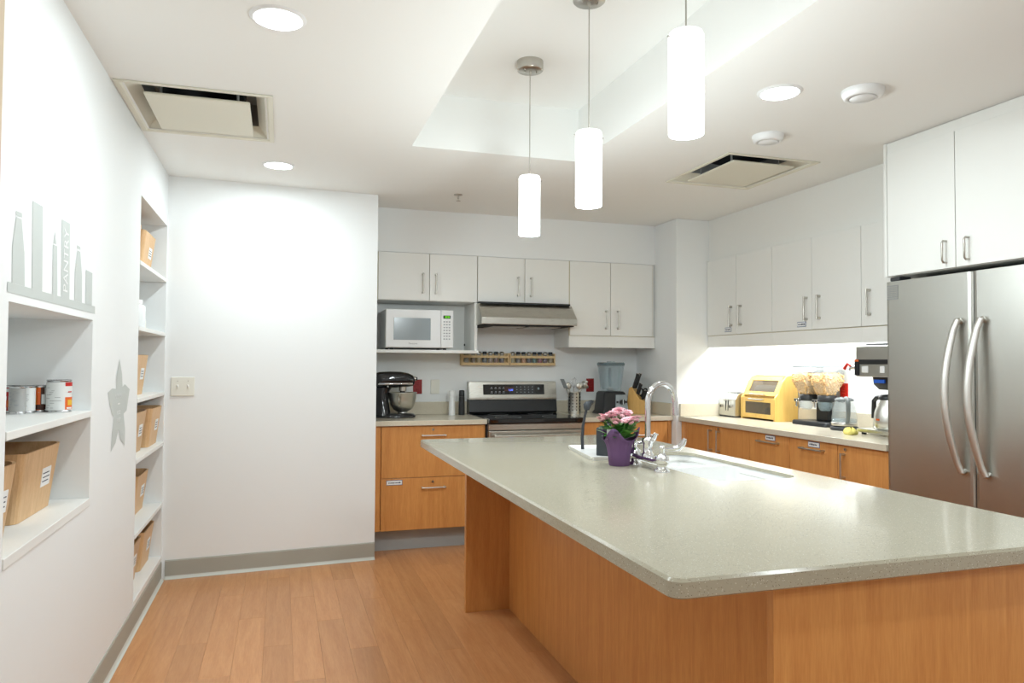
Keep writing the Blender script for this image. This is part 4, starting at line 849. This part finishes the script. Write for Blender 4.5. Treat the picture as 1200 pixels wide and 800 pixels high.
# ------------------------------------------------------------------ ceiling fixtures
def downlight(label, x, y, r=.088):
    t = thing('downlight', label, 'ceiling light', (x, y, C), 0, 'recessed ceiling downlights')
    MB().lathe([(r-.012, -.004), (r-.01, -.008), (r, -.006), (r+.006, 0)], 'white_plastic', 36, cap=False).build('trim_ring', None, t); MB().lathe([(0, -.004), (r-.011, -.004)], 'lens', 36, cap=False).build('lens', None, t)
    ld = bpy.data.lights.new('bulb', 'AREA'); ld.shape = 'DISK'; ld.size = 2*r-.03; ld.energy = W_DOWN; ld.color = (.87, .965, 1); ld.spread = math.radians(180); link('bulb', ld, t, (0, 0, -.006))
downlight('round downlight near the top left edge of the photo before the left air vent', -.025, 2.578); downlight('round downlight beyond the left air vent near the partition wall', -.03, 4.525); downlight('round downlight right of the pendants, beside the ceiling speakers', 2.022, 2.616)
downlight('added unseen downlight behind the camera near the middle of the room', .95, -.7); downlight('added unseen downlight near the camera on the right, out of view', 2.022, .63); downlight('added unseen downlight behind the camera on the left', -.025, -1.3); downlight('added unseen downlight behind the camera on the right', 2.022, -1.3)  # unseen lamps added to give the room more general light
def vent(label, v):
    x0, x1, y0, y1 = v; cx, cy = (x0+x1)/2, (y0+y1)/2; t = thing('air_vent', label, 'air vent', (0, 0, 0), 0, 'square ceiling air diffusers')
    h = vent_hole(v); mb = MB(); out = rectl(*v); inn = rectl(x0+.075, x1-.075, y0+.075, y1-.075)
    wall_band(mb, out, C-.001, out, C-.007, 'vent_cream'); ring1 = rectl(x0+.02, x1-.02, y0+.02, y1-.02); wall_band(mb, out, C-.007, ring1, C-.007, 'vent_cream'); wall_band(mb, ring1, C-.007, inn, C+.05, 'vent_cream'); mb.build('flared_frame', None, t, flip=False)
    mb = MB(); wall_band(mb, inn, C+.05, inn, C+.16, 'vent_grey'); mb.add([(*p, C+.16) for p in inn], [[0, 1, 2, 3]], 'vent_grey'); mb.build('plenum_box', None, t, flip=False)
    MB().lathe([(.19, C+.155), (.19, C+.09), (.18, C+.09), (.18, C+.154), (0, C+.154)], 'vent_dark', 32, cx, cy).build('duct_collar', None, t)
    ps = .098; MB().box(x0+ps, x1-ps, y0+ps, y1-ps, C-.018, C-.006, 'vent_cream', .005).build('face_plate', None, t)
    for sx in (-1, 1):
        for sy in (-1, 1): MB().cyl((cx+sx*.16, cy+sy*.16, C-.006), (cx+sx*.16, cy+sy*.16, C+.156), .006, 'vent_grey', 8).build('hanger', None, t)
vent('square ceiling air diffuser against the left wall', V1); vent('square ceiling air diffuser above the right counter aisle', V2)
def puck(label, x, y, r, cat):
    t = thing('ceiling_detector', label, cat, (x, y, C)); MB().lathe([(r, 0), (r, -.012), (r*.9, -.03), (r*.7, -.036), (r*.68, -.033), (0, -.034)], 'white_plastic', 32).build('housing', None, t)
    MB().lathe([(r*.62, -.0345), (r*.6, -.037), (0, -.037)], 'white_plastic', 28).build('grille', None, t)
    MB().ball((-r*.5, -r*.5, -.03), .004, 'vent_grey', 6).build('indicator', None, t)
puck('round white ceiling detector, the larger one nearer the refrigerator', 2.342, 2.489, .085, 'detector'); puck('round white ceiling detector, the smaller one beside the right air vent', 2.353, 3.139, .078, 'detector')
t = thing('sprinkler_head', 'small metal sprinkler head on the ceiling before the range', 'sprinkler', (1.157, 4.926, C))
MB().lathe([(.03, 0), (.028, -.006), (.012, -.008)], 'nickel', 20).build('escutcheon', None, t); MB().lathe([(.007, -.006), (.007, -.03), (.003, -.032), (.003, -.042)], 'nickel', 12).build('stem', None, t); MB().lathe([(.0, -.042), (.016, -.043), (.016, -.046), (0, -.046)], 'nickel', 16).build('deflector', None, t)
def pendant(label, y, z0, z1):
    t = thing('pendant_lamp', label, 'pendant lamp', (1.135, y, RZ), 0, 'cylinder pendants over the island')
    k = MB().lathe([(.064, 0), (.064, -.042), (.06, -.046), (.02, -.046), (0, -.046)], 'nickel', 32).build('canopy', None, t)
    MB().lathe([(.007, -.046), (.007, -.062), (.003, -.066)], 'nickel', 10).build('cord_grip', None, k)
    for s in (-1, 1): MB().cyl((s*.03, -.01, -.046), (s*.03, -.01, -.056), .004, 'nickel', 8).build('screw', None, k)
    MB().cyl((0, 0, -.05), (0, 0, z1-RZ+.004), .0025, 'nickel', 8).build('cord', None, t)
    h0, h1 = z0-RZ, z1-RZ
    MB().lathe([(0, h1+.006), (.012, h1+.006), (.048, h1-.002), (.052, h1-.012), (.052, h0+.004), (.05, h0), (.044, h0), (.04, h0+.004), (0, h0+.004)], 'shade', 32).build('shade', None, t)
    for s in (-1, 1): MB().cyl((s*.05, 0, h1-.02), (s*.062, 0, h1-.02), .0035, 'nickel', 8).build('thumb_screw', None, t)
    ld = bpy.data.lights.new('bulb', 'POINT'); ld.energy = W_PEND; ld.shadow_soft_size = .05; ld.color = (.87, .965, 1); link('bulb', ld, t, (0, 0, h0-.06))
pendant('far cylinder pendant lamp, lowest of the three in the photo', 3.33, 1.968, 2.255); pendant('middle cylinder pendant lamp over the island', 2.615, 1.962, 2.256); pendant('nearest cylinder pendant lamp, its canopy above the photo', 1.895, 2.028, 2.335)
